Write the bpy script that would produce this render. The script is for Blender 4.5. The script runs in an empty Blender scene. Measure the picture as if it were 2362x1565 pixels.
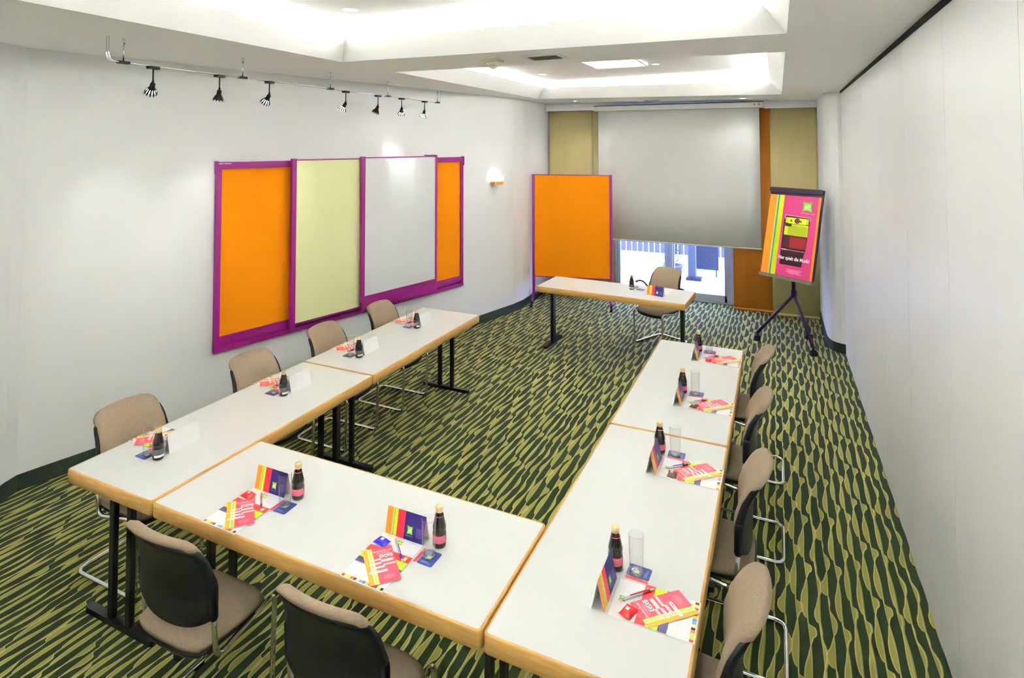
import bpy, bmesh, math, random
from math import sin, cos, pi, radians
from mathutils import Vector, Matrix

random.seed(7)
scene = bpy.context.scene
COL = scene.collection

# ------------------------------------------------------------------ camera
def make_camera():
    yaw, pitch, roll = -0.4523, 0.0372, 0.0002
    f, cx, cy, W, H = 1386.2, 1119.0, 284.96, 2362.0, 1565.0
    fw = Vector((sin(yaw) * cos(pitch), cos(yaw) * cos(pitch), sin(pitch)))
    r0 = Vector((cos(yaw), -sin(yaw), 0.0))
    u0 = r0.cross(fw)
    r = cos(roll) * r0 + sin(roll) * u0
    u = -sin(roll) * r0 + cos(roll) * u0
    m = Matrix((r, u, -fw)).transposed().to_4x4()
    m.translation = (0.0, 0.0, 2.4081)
    cd = bpy.data.cameras.new('camera')
    cd.sensor_fit = 'HORIZONTAL'
    cd.sensor_width = 36.0
    cd.lens = f / W * 36.0
    cd.shift_x = (W / 2 - cx) / W
    cd.shift_y = (cy - H / 2) / W
    cd.clip_start = 0.05
    cd.clip_end = 200
    o = bpy.data.objects.new('camera', cd)
    o.matrix_world = m
    COL.objects.link(o)
    scene.camera = o
make_camera()

# ------------------------------------------------------------------ world, exposure
world = bpy.data.worlds.new('sky')
scene.world = world
world.use_nodes = True
wn = world.node_tree
wn.nodes.clear()
wo = wn.nodes.new('ShaderNodeOutputWorld')
wb = wn.nodes.new('ShaderNodeBackground')
wb.inputs['Color'].default_value = (0.36, 0.48, 1.0, 1)
wb.inputs['Strength'].default_value = 18.0
wn.links.new(wb.outputs[0], wo.inputs[0])

vs = scene.view_settings
vs.view_transform = 'Standard'
vs.look = 'None'
vs.gamma = 1.0
vs.exposure = 0.13
vs.use_curve_mapping = False
cyc = scene.cycles
cyc.use_denoising = True
try:
    cyc.denoiser = 'OPENIMAGEDENOISE'
    cyc.denoising_input_passes = 'RGB_ALBEDO_NORMAL'
except Exception:
    pass
cyc.max_bounces = 12
cyc.diffuse_bounces = 8
cyc.glossy_bounces = 4
cyc.transmission_bounces = 6
cyc.transparent_max_bounces = 12
cyc.caustics_reflective = False
cyc.caustics_refractive = False
cyc.sample_clamp_indirect = 40.0
cyc.use_adaptive_sampling = True
cyc.adaptive_threshold = 0.015

LAMP_COL = (0.93, 0.94, 0.935)
COVE = 132.0        # W per metre-ish of hidden cove strip
PANEL_E = 6.0      # radiance of the square ceiling panels
SPOT_W = 16.0
DOWN_W = 22.0

def area(name, loc, rot, sx, sy, power, color=(1, 1, 1), portal=False):
    ld = bpy.data.lights.new(name, 'AREA')
    ld.shape = 'RECTANGLE'
    ld.size = sx
    ld.size_y = sy
    ld.energy = power
    ld.color = color
    if portal:
        ld.cycles.is_portal = True
    o = bpy.data.objects.new(name, ld)
    o.location = loc
    o.rotation_euler = rot
    COL.objects.link(o)
    return o

# window portal just outside the terrace door (guides sky light, adds none)
area('door_portal', (-1.52, 9.99, 1.15), (radians(90), 0, pi), 1.76, 2.3, 1.0, portal=True)

# ------------------------------------------------------------------ materials
def lin(c):
    def f(v):
        v = v / 255.0
        return v / 12.92 if v <= 0.04045 else ((v + 0.055) / 1.055) ** 2.4
    return (f(c[0]), f(c[1]), f(c[2]), 1.0)

MATS = {}
def mat(name, rgb=(200, 200, 200), rough=0.5, metal=0.0, spec=0.5, emit=None, estr=0.0, noise=None, bump=None, coat=0.0, trans=0.0):
    m = bpy.data.materials.new(name)
    m.use_nodes = True
    nt = m.node_tree
    b = nt.nodes['Principled BSDF']
    c = lin(rgb)
    b.inputs['Base Color'].default_value = c
    b.inputs['Roughness'].default_value = rough
    b.inputs['Metallic'].default_value = metal
    b.inputs['Specular IOR Level'].default_value = spec
    b.inputs['Coat Weight'].default_value = coat
    b.inputs['Coat Roughness'].default_value = 0.1
    b.inputs['Transmission Weight'].default_value = trans
    if emit:
        b.inputs['Emission Color'].default_value = lin(emit)
        b.inputs['Emission Strength'].default_value = estr
    if noise:                       # (scale, amount, stretch xyz)
        tc = nt.nodes.new('ShaderNodeTexCoord')
        mp = nt.nodes.new('ShaderNodeMapping')
        mp.inputs['Scale'].default_value = noise[2] if len(noise) > 2 else (1, 1, 1)
        nz = nt.nodes.new('ShaderNodeTexNoise')
        nz.inputs['Scale'].default_value = noise[0]
        nz.inputs['Detail'].default_value = 4
        rp = nt.nodes.new('ShaderNodeValToRGB')
        a = noise[1]
        rp.color_ramp.elements[0].position = 0.3
        rp.color_ramp.elements[1].position = 0.7
        rp.color_ramp.elements[0].color = (c[0] * (1 - a), c[1] * (1 - a), c[2] * (1 - a), 1)
        rp.color_ramp.elements[1].color = (min(1, c[0] * (1 + a)), min(1, c[1] * (1 + a)), min(1, c[2] * (1 + a)), 1)
        nt.links.new(tc.outputs['Object'], mp.inputs[0])
        nt.links.new(mp.outputs[0], nz.inputs['Vector'])
        nt.links.new(nz.outputs['Fac'], rp.inputs[0])
        nt.links.new(rp.outputs[0], b.inputs['Base Color'])
    if bump:
        tc = nt.nodes.new('ShaderNodeTexCoord')
        nz = nt.nodes.new('ShaderNodeTexNoise')
        nz.inputs['Scale'].default_value = bump[0]
        bp = nt.nodes.new('ShaderNodeBump')
        bp.inputs['Strength'].default_value = bump[1]
        bp.inputs['Distance'].default_value = 0.002
        nt.links.new(tc.outputs['Object'], nz.inputs['Vector'])
        nt.links.new(nz.outputs['Fac'], bp.inputs['Height'])
        nt.links.new(bp.outputs[0], b.inputs['Normal'])
    MATS[name] = m
    return m

mat('wall_paint', (241, 242, 241), 0.75, spec=0.2, noise=(1.5, 0.012), bump=(180, 0.06))
mat('ceiling_paint', (248, 248, 247), 0.9, spec=0.1, noise=(1.2, 0.01))
mat('partition_board', (238, 239, 238), 0.45, spec=0.35, noise=(2.0, 0.012, (1, 1, 0.2)))
mat('skirting', (34, 46, 32), 0.7, noise=(60, 0.25))
mat('black_gap', (12, 14, 20), 0.8)
mat('laminate', (222, 223, 219), 0.32, spec=0.4, noise=(2.5, 0.01))
mat('beech', (194, 150, 84), 0.38, spec=0.4, noise=(9, 0.13, (1.0, 1.0, 9.0)))
mat('black_steel', (16, 17, 20), 0.42, spec=0.5, bump=(400, 0.05))
mat('black_plastic', (17, 18, 24), 0.5, spec=0.35, bump=(300, 0.15))
mat('chrome', (225, 225, 228), 0.08, metal=1.0, noise=(3, 0.02))
mat('upholstery', (152, 134, 112), 0.92, spec=0.12, noise=(140, 0.10), bump=(350, 0.6))
mat('purple_frame', (138, 20, 114), 0.38, spec=0.5, noise=(4, 0.03))
mat('orange_felt', (216, 126, 8), 0.9, spec=0.1, noise=(300, 0.05), bump=(500, 0.4))
mat('yellow_board', (233, 236, 176), 0.5, spec=0.3, noise=(3, 0.01))
mat('whiteboard', (228, 230, 230), 0.28, spec=0.5, noise=(3, 0.01))
mat('screen_cloth', (226, 226, 222), 0.9, spec=0.1, noise=(2, 0.012))
mat('screen_box', (222, 222, 218), 0.5, noise=(3, 0.01))
mat('beige_curtain', (196, 182, 128), 0.9, spec=0.1, noise=(3, 0.04, (8, 1, 0.4)), bump=(600, 0.3))
mat('orange_curtain', (190, 118, 42), 0.9, spec=0.1, noise=(3, 0.04, (8, 1, 0.4)), bump=(600, 0.3))
mat('door_frame', (172, 176, 186), 0.4, spec=0.5, noise=(4, 0.02))
mat('plum_metal', (48, 22, 52), 0.35, spec=0.5, noise=(5, 0.05))
mat('lamp_emit', (255, 255, 255), 0.5, emit=(255, 253, 250), estr=14.0, noise=(3, 0.01))
mat('panel_emit', (255, 255, 255), 0.5, emit=(246, 248, 250), estr=PANEL_E, noise=(3, 0.01))
mat('sconce_emit', (255, 255, 255), 0.5, emit=(228, 232, 255), estr=3.5, noise=(3, 0.01))
mat('bulb_dark', (120, 100, 95), 0.15, metal=0.8, noise=(3, 0.02))
mat('white_trim', (240, 240, 238), 0.5, noise=(3, 0.01))
mat('vent_grey', (118, 120, 104), 0.7, noise=(30, 0.1))
mat('gold_cap', (226, 200, 148), 0.34, metal=0.6, noise=(60, 0.08))
mat('dark_juice', (22, 10, 14), 0.08, spec=0.6, coat=0.6, noise=(20, 0.1))
mat('label_pink', (200, 90, 110), 0.5, noise=(90, 0.10))
mat('label_grey', (92, 98, 98), 0.5, noise=(90, 0.12))
mat('label_white', (226, 226, 224), 0.5, noise=(90, 0.05))
mat('red_foil', (214, 20, 18), 0.22, spec=0.7, noise=(60, 0.12))
mat('blue_foil', (34, 24, 206), 0.22, spec=0.7, noise=(60, 0.12))
mat('brown_foil', (104, 52, 26), 0.25, spec=0.7, noise=(60, 0.15))
mat('pen_white', (214, 210, 212), 0.25, spec=0.6, noise=(10, 0.02))
mat('pen_red', (150, 30, 50), 0.25, noise=(10, 0.04))
mat('pen_blue', (50, 60, 150), 0.25, noise=(10, 0.04))
mat('sensor_plastic', (214, 210, 186), 0.4, noise=(20, 0.03))
mat('paving_stone', (196, 196, 198), 0.85, noise=(12, 0.08))
mat('concrete', (208, 206, 206), 0.85, noise=(6, 0.06))
mat('fence_wood', (84, 80, 78), 0.8, noise=(6, 0.08, (6, 6, 0.6)))
mat('blue_grey_metal', (44, 44, 56), 0.5, noise=(5, 0.05))
mat('pale_metal', (84, 86, 92), 0.5, noise=(5, 0.03))
mat('leaf', (14, 46, 16), 0.6, noise=(20, 0.2))
mat('pot', (92, 92, 96), 0.6, noise=(10, 0.1))
mat('bark', (90, 74, 60), 0.9, noise=(30, 0.2))

def glass_thin(name, tint, f0=0.06):
    m = bpy.data.materials.new(name)
    m.use_nodes = True
    nt = m.node_tree
    nt.nodes.clear()
    out = nt.nodes.new('ShaderNodeOutputMaterial')
    mix = nt.nodes.new('ShaderNodeMixShader')
    tr = nt.nodes.new('ShaderNodeBsdfTransparent')
    tr.inputs[0].default_value = tint
    gl = nt.nodes.new('ShaderNodeBsdfGlossy')
    gl.inputs['Roughness'].default_value = 0.03
    lw = nt.nodes.new('ShaderNodeLayerWeight')
    lw.inputs['Blend'].default_value = 0.5
    pw = nt.nodes.new('ShaderNodeMath')
    pw.operation = 'POWER'
    pw.inputs[1].default_value = 4.0
    nt.links.new(lw.outputs['Facing'], pw.inputs[0])
    fr = nt.nodes.new('ShaderNodeMath')
    fr.operation = 'MULTIPLY_ADD'
    fr.inputs[1].default_value = 0.85
    fr.inputs[2].default_value = f0 * 0.6
    nt.links.new(pw.outputs[0], fr.inputs[0])
    # procedural faint waviness so the pane is not perfectly flat
    nz = nt.nodes.new('ShaderNodeTexNoise')
    nz.inputs['Scale'].default_value = 14
    bp = nt.nodes.new('ShaderNodeBump')
    bp.inputs['Strength'].default_value = 0.04
    nt.links.new(nz.outputs['Fac'], bp.inputs['Height'])
    nt.links.new(bp.outputs[0], gl.inputs['Normal'])
    nt.links.new(fr.outputs[0], mix.inputs[0])
    nt.links.new(tr.outputs[0], mix.inputs[1])
    nt.links.new(gl.outputs[0], mix.inputs[2])
    nt.links.new(mix.outputs[0], out.inputs[0])
    MATS[name] = m
glass_thin('window_glass', (0.93, 0.95, 0.97, 1))
glass_thin('tumbler_glass', (0.975, 0.975, 0.975, 1), 0.03)
glass_thin('glass_base', (0.86, 0.86, 0.87, 1), 0.35)

def printed():
    m = bpy.data.materials.new('printed_paper')
    m.use_nodes = True
    nt = m.node_tree
    b = nt.nodes['Principled BSDF']
    at = nt.nodes.new('ShaderNodeAttribute')
    at.attribute_name = 'Ink'
    b.inputs['Roughness'].default_value = 0.32
    b.inputs['Specular IOR Level'].default_value = 0.4
    nz = nt.nodes.new('ShaderNodeTexNoise')
    nz.inputs['Scale'].default_value = 30
    mx = nt.nodes.new('ShaderNodeMixRGB')
    mx.blend_type = 'MULTIPLY'
    mx.inputs[0].default_value = 0.04
    nt.links.new(at.outputs['Color'], mx.inputs[1])
    nt.links.new(nz.outputs['Color'], mx.inputs[2])
    nt.links.new(mx.outputs[0], b.inputs['Base Color'])
    MATS['printed_paper'] = m
printed()

# ---- carpet: wavy lobes swinging to either side of stripes that run along the room
def carpet():
    m = bpy.data.materials.new('carpet')
    m.use_nodes = True
    nt = m.node_tree
    L = nt.links.new
    b = nt.nodes['Principled BSDF']
    b.inputs['Roughness'].default_value = 0.95
    b.inputs['Specular IOR Level'].default_value = 0.08
    b.inputs['Sheen Weight'].default_value = 0.14
    b.inputs['Sheen Roughness'].default_value = 0.4
    tc = nt.nodes.new('ShaderNodeTexCoord')
    sp = nt.nodes.new('ShaderNodeSeparateXYZ')
    L(tc.outputs['Object'], sp.inputs[0])
    def M(op, a, bb=None, c=None, clamp=False):
        n = nt.nodes.new('ShaderNodeMath')
        n.operation = op
        n.use_clamp = clamp
        for i, v in enumerate((a, bb, c)):
            if v is None:
                continue
            if isinstance(v, (int, float)):
                n.inputs[i].default_value = v
            else:
                L(v, n.inputs[i])
        return n.outputs[0]
    X, Y = sp.outputs[0], sp.outputs[1]
    curves = [
        [(0.0, 0.0), (0.10, -0.32), (0.28, -0.42), (0.50, -0.20), (0.64, 0.0), (0.74, 0.20), (0.84, 0.46), (0.90, 0.40), (0.94, 0.0), (1.0, 0.0)],
        [(0.0, 0.0), (0.04, -0.34), (0.12, -0.46), (0.26, -0.24), (0.42, 0.0), (0.52, 0.22), (0.62, 0.30), (0.72, 0.16), (0.80, 0.0), (0.90, 0.06), (1.0, 0.0)],
    ]
    def layer(off, seed):
        S = 0.104
        xs = M('DIVIDE', M('ADD', X, off), S)
        i = M('FLOOR', xs)
        fr = M('SUBTRACT', M('SUBTRACT', xs, i), 0.5)       # -0.5..0.5, stripe at 0
        im = M('FLOORED_MODULO', M('ADD', i, seed * 3), 11.0)
        w = nt.nodes.new('ShaderNodeTexWhiteNoise')
        w.noise_dimensions = '1D'
        L(M('ADD', M('MULTIPLY', im, 1.37), seed * 3.1), w.inputs['W'])
        ph = w.outputs['Value']
        w2 = nt.nodes.new('ShaderNodeTexWhiteNoise')
        w2.noise_dimensions = '1D'
        L(M('ADD', M('MULTIPLY', im, 2.71), seed * 5.3 + 11), w2.inputs['W'])
        pick = M('GREATER_THAN', w2.outputs['Value'], 0.5)
        t = M('FRACT', M('ADD', M('DIVIDE', Y, 0.50), ph))
        outs = []
        for cv in curves:
            fc = nt.nodes.new('ShaderNodeFloatCurve')
            c = fc.mapping.curves[0]
            fc.mapping.clip_min_y = -1
            fc.mapping.use_clip = False
            pts = c.points
            pts[0].location = cv[0]
            pts[-1].location = cv[-1]
            for q in cv[1:-1]:
                pts.new(*q)
            fc.mapping.update()
            L(t, fc.inputs['Value'])
            outs.append(fc.outputs[0])
        s = M('ADD', M('MULTIPLY', outs[0], M('SUBTRACT', 1.0, pick)), M('MULTIPLY', outs[1], pick))
        w3 = nt.nodes.new('ShaderNodeTexWhiteNoise')
        w3.noise_dimensions = '1D'
        L(M('ADD', M('MULTIPLY', im, 4.13), seed * 7.7 + 3), w3.inputs['W'])
        amp = M('ADD', M('MULTIPLY', w3.outputs['Value'], 0.48), 0.29)
        bw = M('ADD', M('MULTIPLY', M('SUBTRACT', 1.0, w3.outputs['Value']), 0.085), 0.022)
        s = M('MULTIPLY', s, amp)
        # slow sway of the whole line
        sway = M('MULTIPLY', M('SINE', M('MULTIPLY', M('ADD', M('DIVIDE', Y, 0.50), M('MULTIPLY', ph, 0.7)), 2 * pi)), 0.035)
        d = M('SUBTRACT', fr, sway)
        lo = M('SUBTRACT', M('MINIMUM', s, 0.0), 0.024)
        hi = M('ADD', M('MAXIMUM', s, 0.0), bw)
        e = 0.012
        ins = M('MULTIPLY', M('DIVIDE', M('SUBTRACT', d, lo), e, clamp=True), M('DIVIDE', M('SUBTRACT', hi, d), e, clamp=True))
        edge = M('SUBTRACT', 1.0, M('DIVIDE', M('ABSOLUTE', M('SUBTRACT', d, s)), 0.040, clamp=True))
        edge2 = M('SUBTRACT', 1.0, M('DIVIDE', M('ABSOLUTE', d), 0.022, clamp=True))
        return ins, M('MAXIMUM', edge, M('MULTIPLY', edge2, 0.7))
    a1, e1 = layer(0.0, 0.0)
    a2, e2 = layer(0.052, 2.0)
    ins = M('MAXIMUM', a1, a2)
    edg = M('MULTIPLY', M('MAXIMUM', e1, e2), ins)
    nz = nt.nodes.new('ShaderNodeTexNoise')
    nz.inputs['Scale'].default_value = 4.0
    nz.inputs['Detail'].default_value = 3
    L(tc.outputs['Object'], nz.inputs['Vector'])
    pile = nt.nodes.new('ShaderNodeTexNoise')
    pile.inputs['Scale'].default_value = 420
    L(tc.outputs['Object'], pile.inputs['Vector'])
    def mix(f, c1, c2):
        n = nt.nodes.new('ShaderNodeMixRGB')
        for k, v in ((0, f), (1, c1), (2, c2)):
            if isinstance(v, tuple):
                n.inputs[k].default_value = v
            elif isinstance(v, (int, float)):
                n.inputs[k].default_value = v
            else:
                L(v, n.inputs[k])
        return n.outputs[0]
    dark = mix(nz.outputs['Fac'], lin(CARPET_D1), lin(CARPET_D2))
    light = mix(nz.outputs['Fac'], lin(CARPET_L1), lin(CARPET_L2))
    c = mix(ins, dark, light)
    c = mix(M('MULTIPLY', edg, 0.9), c, lin(CARPET_E))
    pv = M('ADD', M('MULTIPLY', pile.outputs['Fac'], 0.5), 0.75)
    n = nt.nodes.new('ShaderNodeMixRGB')
    n.blend_type = 'MULTIPLY'
    n.inputs[0].default_value = 1.0
    L(c, n.inputs[1])
    L(pv, n.inputs[2])
    L(n.outputs[0], b.inputs['Base Color'])
    bp = nt.nodes.new('ShaderNodeBump')
    bp.inputs['Strength'].default_value = 0.5
    bp.inputs['Distance'].default_value = 0.002
    L(pile.outputs['Fac'], bp.inputs['Height'])
    L(bp.outputs[0], b.inputs['Normal'])
    MATS['carpet'] = m
CARPET_D1, CARPET_D2 = (48, 62, 31), (40, 53, 30)
CARPET_L1, CARPET_L2 = (156, 151, 74), (146, 139, 74)
CARPET_E = (206, 188, 126)
carpet()

# ------------------------------------------------------------------ mesh helpers
class G:
    """collects geometry into one bmesh; each face keeps a material slot"""
    def __init__(s):
        s.bm = bmesh.new()
        s.mats = []
        s.cur = 0
        s.smooth = False
        s.M = Matrix.Identity(4)
        s.ink = None
        s.inklay = None
    def m(s, name):
        if name not in s.mats:
            s.mats.append(name)
        s.cur = s.mats.index(name)
        return s
    def v(s, p):
        return s.bm.verts.new(s.M @ Vector(p))
    def f(s, vs, smooth=None):
        try:
            fc = s.bm.faces.new(vs)
        except ValueError:
            return None
        fc.material_index = s.cur
        fc.smooth = s.smooth if smooth is None else smooth
        if s.ink is not None:
            if s.inklay is None:
                s.inklay = s.bm.loops.layers.float_color.new('Ink')
            for l in fc.loops:
                l[s.inklay] = s.ink
        return fc
    def box(s, x0, y0, z0, x1, y1, z1, bev=0.0):
        if bev > 0:
            s.prism([(x0 + bev, y0), (x1 - bev, y0), (x1, y0 + bev), (x1, y1 - bev), (x1 - bev, y1), (x0 + bev, y1), (x0, y1 - bev), (x0, y0 + bev)], z0, z1)
            return
        P = [s.v(p) for p in ((x0, y0, z0), (x1, y0, z0), (x1, y1, z0), (x0, y1, z0), (x0, y0, z1), (x1, y0, z1), (x1, y1, z1), (x0, y1, z1))]
        for q in ((0, 3, 2, 1), (4, 5, 6, 7), (0, 1, 5, 4), (1, 2, 6, 5), (2, 3, 7, 6), (3, 0, 4, 7)):
            s.f([P[i] for i in q], False)
    def prism(s, pts, z0, z1, top=True, bot=True, smooth=False):
        a = [s.v((p[0], p[1], z0)) for p in pts]
        b = [s.v((p[0], p[1], z1)) for p in pts]
        n = len(pts)
        for i in range(n):
            s.f([a[i], a[(i + 1) % n], b[(i + 1) % n], b[i]], smooth)
        if bot:
            s.f(a[::-1], False)
        if top:
            s.f(b, False)
    def quad(s, a, b, c, d):
        s.f([s.v(a), s.v(b), s.v(c), s.v(d)], False)
    def loops(s, rings, close=True, cap0=True, cap1=True, smooth=True):
        R = [[s.v(p) for p in r] for r in rings]
        n = len(R[0])
        for k in range(len(R) - 1):
            for i in range(n if close else n - 1):
                j = (i + 1) % n
                s.f([R[k][i], R[k][j], R[k + 1][j], R[k + 1][i]], smooth)
        if cap0:
            s.f(R[0][::-1], False)
        if cap1:
            s.f(R[-1], False)
    def lathe(s, prof, n=20, base=(0, 0, 0), cap0=True, cap1=True):
        rings = []
        for r, z in prof:
            rings.append([(base[0] + r * cos(2 * pi * k / n), base[1] + r * sin(2 * pi * k / n), base[2] + z) for k in range(n)])
        s.loops(rings, True, cap0, cap1, True)
    def tube(s, pts, r, n=10, closed=False, taper=None):
        P = [Vector(p) for p in pts]
        N = len(P)
        t0 = None
        rings = []
        prev = None
        for i in range(N):
            if closed:
                t = (P[(i + 1) % N] - P[i - 1]).normalized()
            else:
                t = (P[min(i + 1, N - 1)] - P[max(i - 1, 0)]).normalized()
            if prev is None:
                ref = Vector((0, 0, 1)) if abs(t.z) < 0.9 else Vector((1, 0, 0))
                a = t.cross(ref).normalized()
            else:
                a = (prev - t * prev.dot(t)).normalized()
            prev = a
            b = t.cross(a)
            rr = r if taper is None else r * taper[i]
            rings.append([tuple(P[i] + rr * (cos(2 * pi * k / n) * a + sin(2 * pi * k / n) * b)) for k in range(n)])
        if closed:
            rings.append(rings[0])
        s.loops(rings, True, not closed, not closed, True)
    def build(s, name, parent=None, loc=None, rot=None):
        me = bpy.data.meshes.new(name)
        bmesh.ops.remove_doubles(s.bm, verts=s.bm.verts, dist=1e-6)
        bmesh.ops.recalc_face_normals(s.bm, faces=s.bm.faces)
        s.bm.to_mesh(me)
        s.bm.free()
        for n in s.mats:
            me.materials.append(MATS[n])
        o = bpy.data.objects.new(name, me)
        COL.objects.link(o)
        if parent:
            o.parent = parent
        if loc:
            o.location = loc
        if rot:
            o.rotation_euler = rot
        return o

def fillet(pts, rad, seg=5):
    """polyline with rounded corners"""
    P = [Vector(p) for p in pts]
    out = [P[0]]
    for i in range(1, len(P) - 1):
        a, b, c = P[i - 1], P[i], P[i + 1]
        d1, d2 = (a - b), (c - b)
        rr = rad[i] if isinstance(rad, (list, tuple)) else rad
        r = min(rr, d1.length * 0.49, d2.length * 0.49)
        p1, p2 = b + d1.normalized() * r, b + d2.normalized() * r
        for k in range(seg + 1):
            t = k / seg
            out.append((1 - t) ** 2 * p1 + 2 * t * (1 - t) * b + t * t * p2)
    out.append(P[-1])
    return out

def rrect(x0, y0, x1, y1, r, n=5):
    o = []
    for cx, cy, a in ((x1 - r, y1 - r, 0), (x0 + r, y1 - r, 90), (x0 + r, y0 + r, 180), (x1 - r, y0 + r, 270)):
        for k in range(n + 1):
            t = radians(a + 90 * k / n)
            o.append((cx + r * cos(t), cy + r * sin(t)))
    return o

def tag(o, label, cat, group=None, kind=None):
    o['label'] = label
    o['category'] = cat
    if group:
        o['group'] = group
    if kind:
        o['kind'] = kind
    return o
def empty(name, loc=(0, 0, 0), rz=0.0):
    o = bpy.data.objects.new(name, None)
    o.empty_display_size = 0.1
    COL.objects.link(o)
    o.location = loc
    o.rotation_euler = (0, 0, rz)
    return o
def struct(o):
    o['kind'] = 'structure'
    return o
def copy_tree(o, parent=None):
    c = o.copy()
    COL.objects.link(c)
    c.parent = parent
    for ch in o.children:
        copy_tree(ch, c)
    return c

FONT_CACHE = {}
def text_tris(body, bold=0.0):
    """vertices and triangles of a line of lettering, height ~1"""
    key = (body, bold)
    if key in FONT_CACHE:
        return FONT_CACHE[key]
    cu = bpy.data.curves.new('lettering', 'FONT')
    cu.body = body
    cu.size = 1.0
    cu.resolution_u = 2
    cu.offset = bold
    ob = bpy.data.objects.new('lettering', cu)
    COL.objects.link(ob)
    bpy.context.view_layer.update()
    dg = bpy.context.evaluated_depsgraph_get()
    me = ob.evaluated_get(dg).to_mesh()
    V = [(v.co.x, v.co.y) for v in me.vertices]
    F = [tuple(p.vertices) for p in me.polygons]
    ob.evaluated_get(dg).to_mesh_clear()
    bpy.data.objects.remove(ob)
    bpy.data.curves.remove(cu)
    xs = [v[0] for v in V] or [0, 1]
    w = max(xs) - min(xs)
    x0 = min(xs)
    V = [(v[0] - x0, v[1]) for v in V]
    FONT_CACHE[key] = (V, F, w)
    return FONT_CACHE[key]

class Print(G):
    """flat printed sheet; fn maps (u, v, layer) to a 3-D point"""
    def __init__(s, fn):
        super().__init__()
        s.m('printed_paper')
        s.fn = fn
    def rect(s, u0, v0, u1, v1, rgb, lay=1):
        s.ink = lin(rgb)
        s.quad(s.fn(u0, v0, lay), s.fn(u1, v0, lay), s.fn(u1, v1, lay), s.fn(u0, v1, lay))
    def poly(s, pts, rgb, lay=1):
        s.ink = lin(rgb)
        s.f([s.v(s.fn(p[0], p[1], lay)) for p in pts], False)
    def text(s, body, u, v, h, rgb, lay=2, width=None, bold=0.0, align='l', ang=0.0):
        V, F, w = text_tris(body, bold)
        k = h
        kx = (width / w) if width else h
        tw = kx * w
        ox = u - (tw / 2 if align == 'c' else (tw if align == 'r' else 0))
        s.ink = lin(rgb)
        ca, sa = cos(ang), sin(ang)
        vs = []
        for x, y in V:
            px, py = x * kx, y * k
            vs.append(s.v(s.fn(ox + px * ca - py * sa, v + px * sa + py * ca, lay)))
        for f in F:
            s.f([vs[i] for i in f], False)
    def cushion(s, cu, cv, hw, hh, lay=2):
        """the green cushion-shaped logo with 'all' in it"""
        pts = []
        for (ax, ay), (bx, by) in (((-1, -1), (1, -1)), ((1, -1), (1, 1)), ((1, 1), (-1, 1)), ((-1, 1), (-1, -1))):
            for k in range(6):
                t = k / 6
                x, y = ax + (bx - ax) * t, ay + (by - ay) * t
                pinch = 0.16 * sin(pi * t)
                if abs(ay) == 1 and ay == by:
                    y *= 1 - pinch
                else:
                    x *= 1 - pinch
                pts.append((cu + x * hw, cv + y * hh))
        s.poly(pts, (120, 196, 40), lay)
        ipts = [(cu + (p[0] - cu) * 0.72, cv + (p[1] - cv) * 0.72) for p in pts]
        s.poly(ipts, (158, 214, 70), lay + 1)
        s.text('all', cu, cv - hh * 0.30, hh * 0.95, (250, 252, 245), lay + 2, width=hw * 1.1, bold=0.02, align='c')

# ------------------------------------------------------------------ room shell
ZC = 3.08
LX = [(-4.20, -4.6), (-4.20, 1.18), (-4.775, 2.33), (-4.806, 2.42), (-4.79, 2.50), (-3.56, 7.78), (-3.485, 8.10), (-3.452, 8.40), (-3.450, 8.75), (-3.49, 9.6), (-3.49, 9.98)]   # left wall line
# floor
g = G().m('carpet')
g.quad((-5.0, -4.8, 0), (1.0, -4.8, 0), (1.0, 9.99, 0), (-5.0, 9.99, 0))
g.quad((-5.0, -4.8, -0.06), (1.0, -4.8, -0.06), (1.0, 9.99, -0.06), (-5.0, 9.99, -0.06))
struct(g.build('floor'))
# left wall
g = G().m('wall_paint')
for (a, b) in zip(LX[:-1], LX[1:]):
    g.quad((a[0], a[1], 0), (b[0], b[1], 0), (b[0], b[1], 3.5), (a[0], a[1], 3.5))
back = [(p[0] - 0.2, p[1]) for p in LX]
for (a, b) in zip(back[:-1], back[1:]):
    g.quad((a[0], a[1], 0), (b[0], b[1], 0), (b[0], b[1], 3.5), (a[0], a[1], 3.5))
struct(g.build('wall_left'))
# baseboard left: carpet skirting
g = G().m('skirting')
off = []
for i, p in enumerate(LX):
    a = Vector(LX[max(i - 1, 0)])
    b = Vector(LX[min(i + 1, len(LX) - 1)])
    d = (b - a).normalized()
    off.append((p[0] + d.y * 0.009, p[1] - d.x * 0.009))
for i in range(len(LX) - 1):
    a, b, a2, b2 = off[i], off[i + 1], LX[i], LX[i + 1]
    g.quad((a[0], a[1], 0.001), (b[0], b[1], 0.001), (b[0], b[1], 0.112), (a[0], a[1], 0.112))
    g.quad((a[0], a[1], 0.112), (b[0], b[1], 0.112), (b2[0], b2[1], 0.112), (a2[0], a2[1], 0.112))
struct(g.build('baseboard_left'))
# wall behind the camera
g = G().m('wall_paint')
g.box(-4.4, -4.75, 0, 1.0, -4.6, 3.5)
struct(g.build('wall_rear'))

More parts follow.
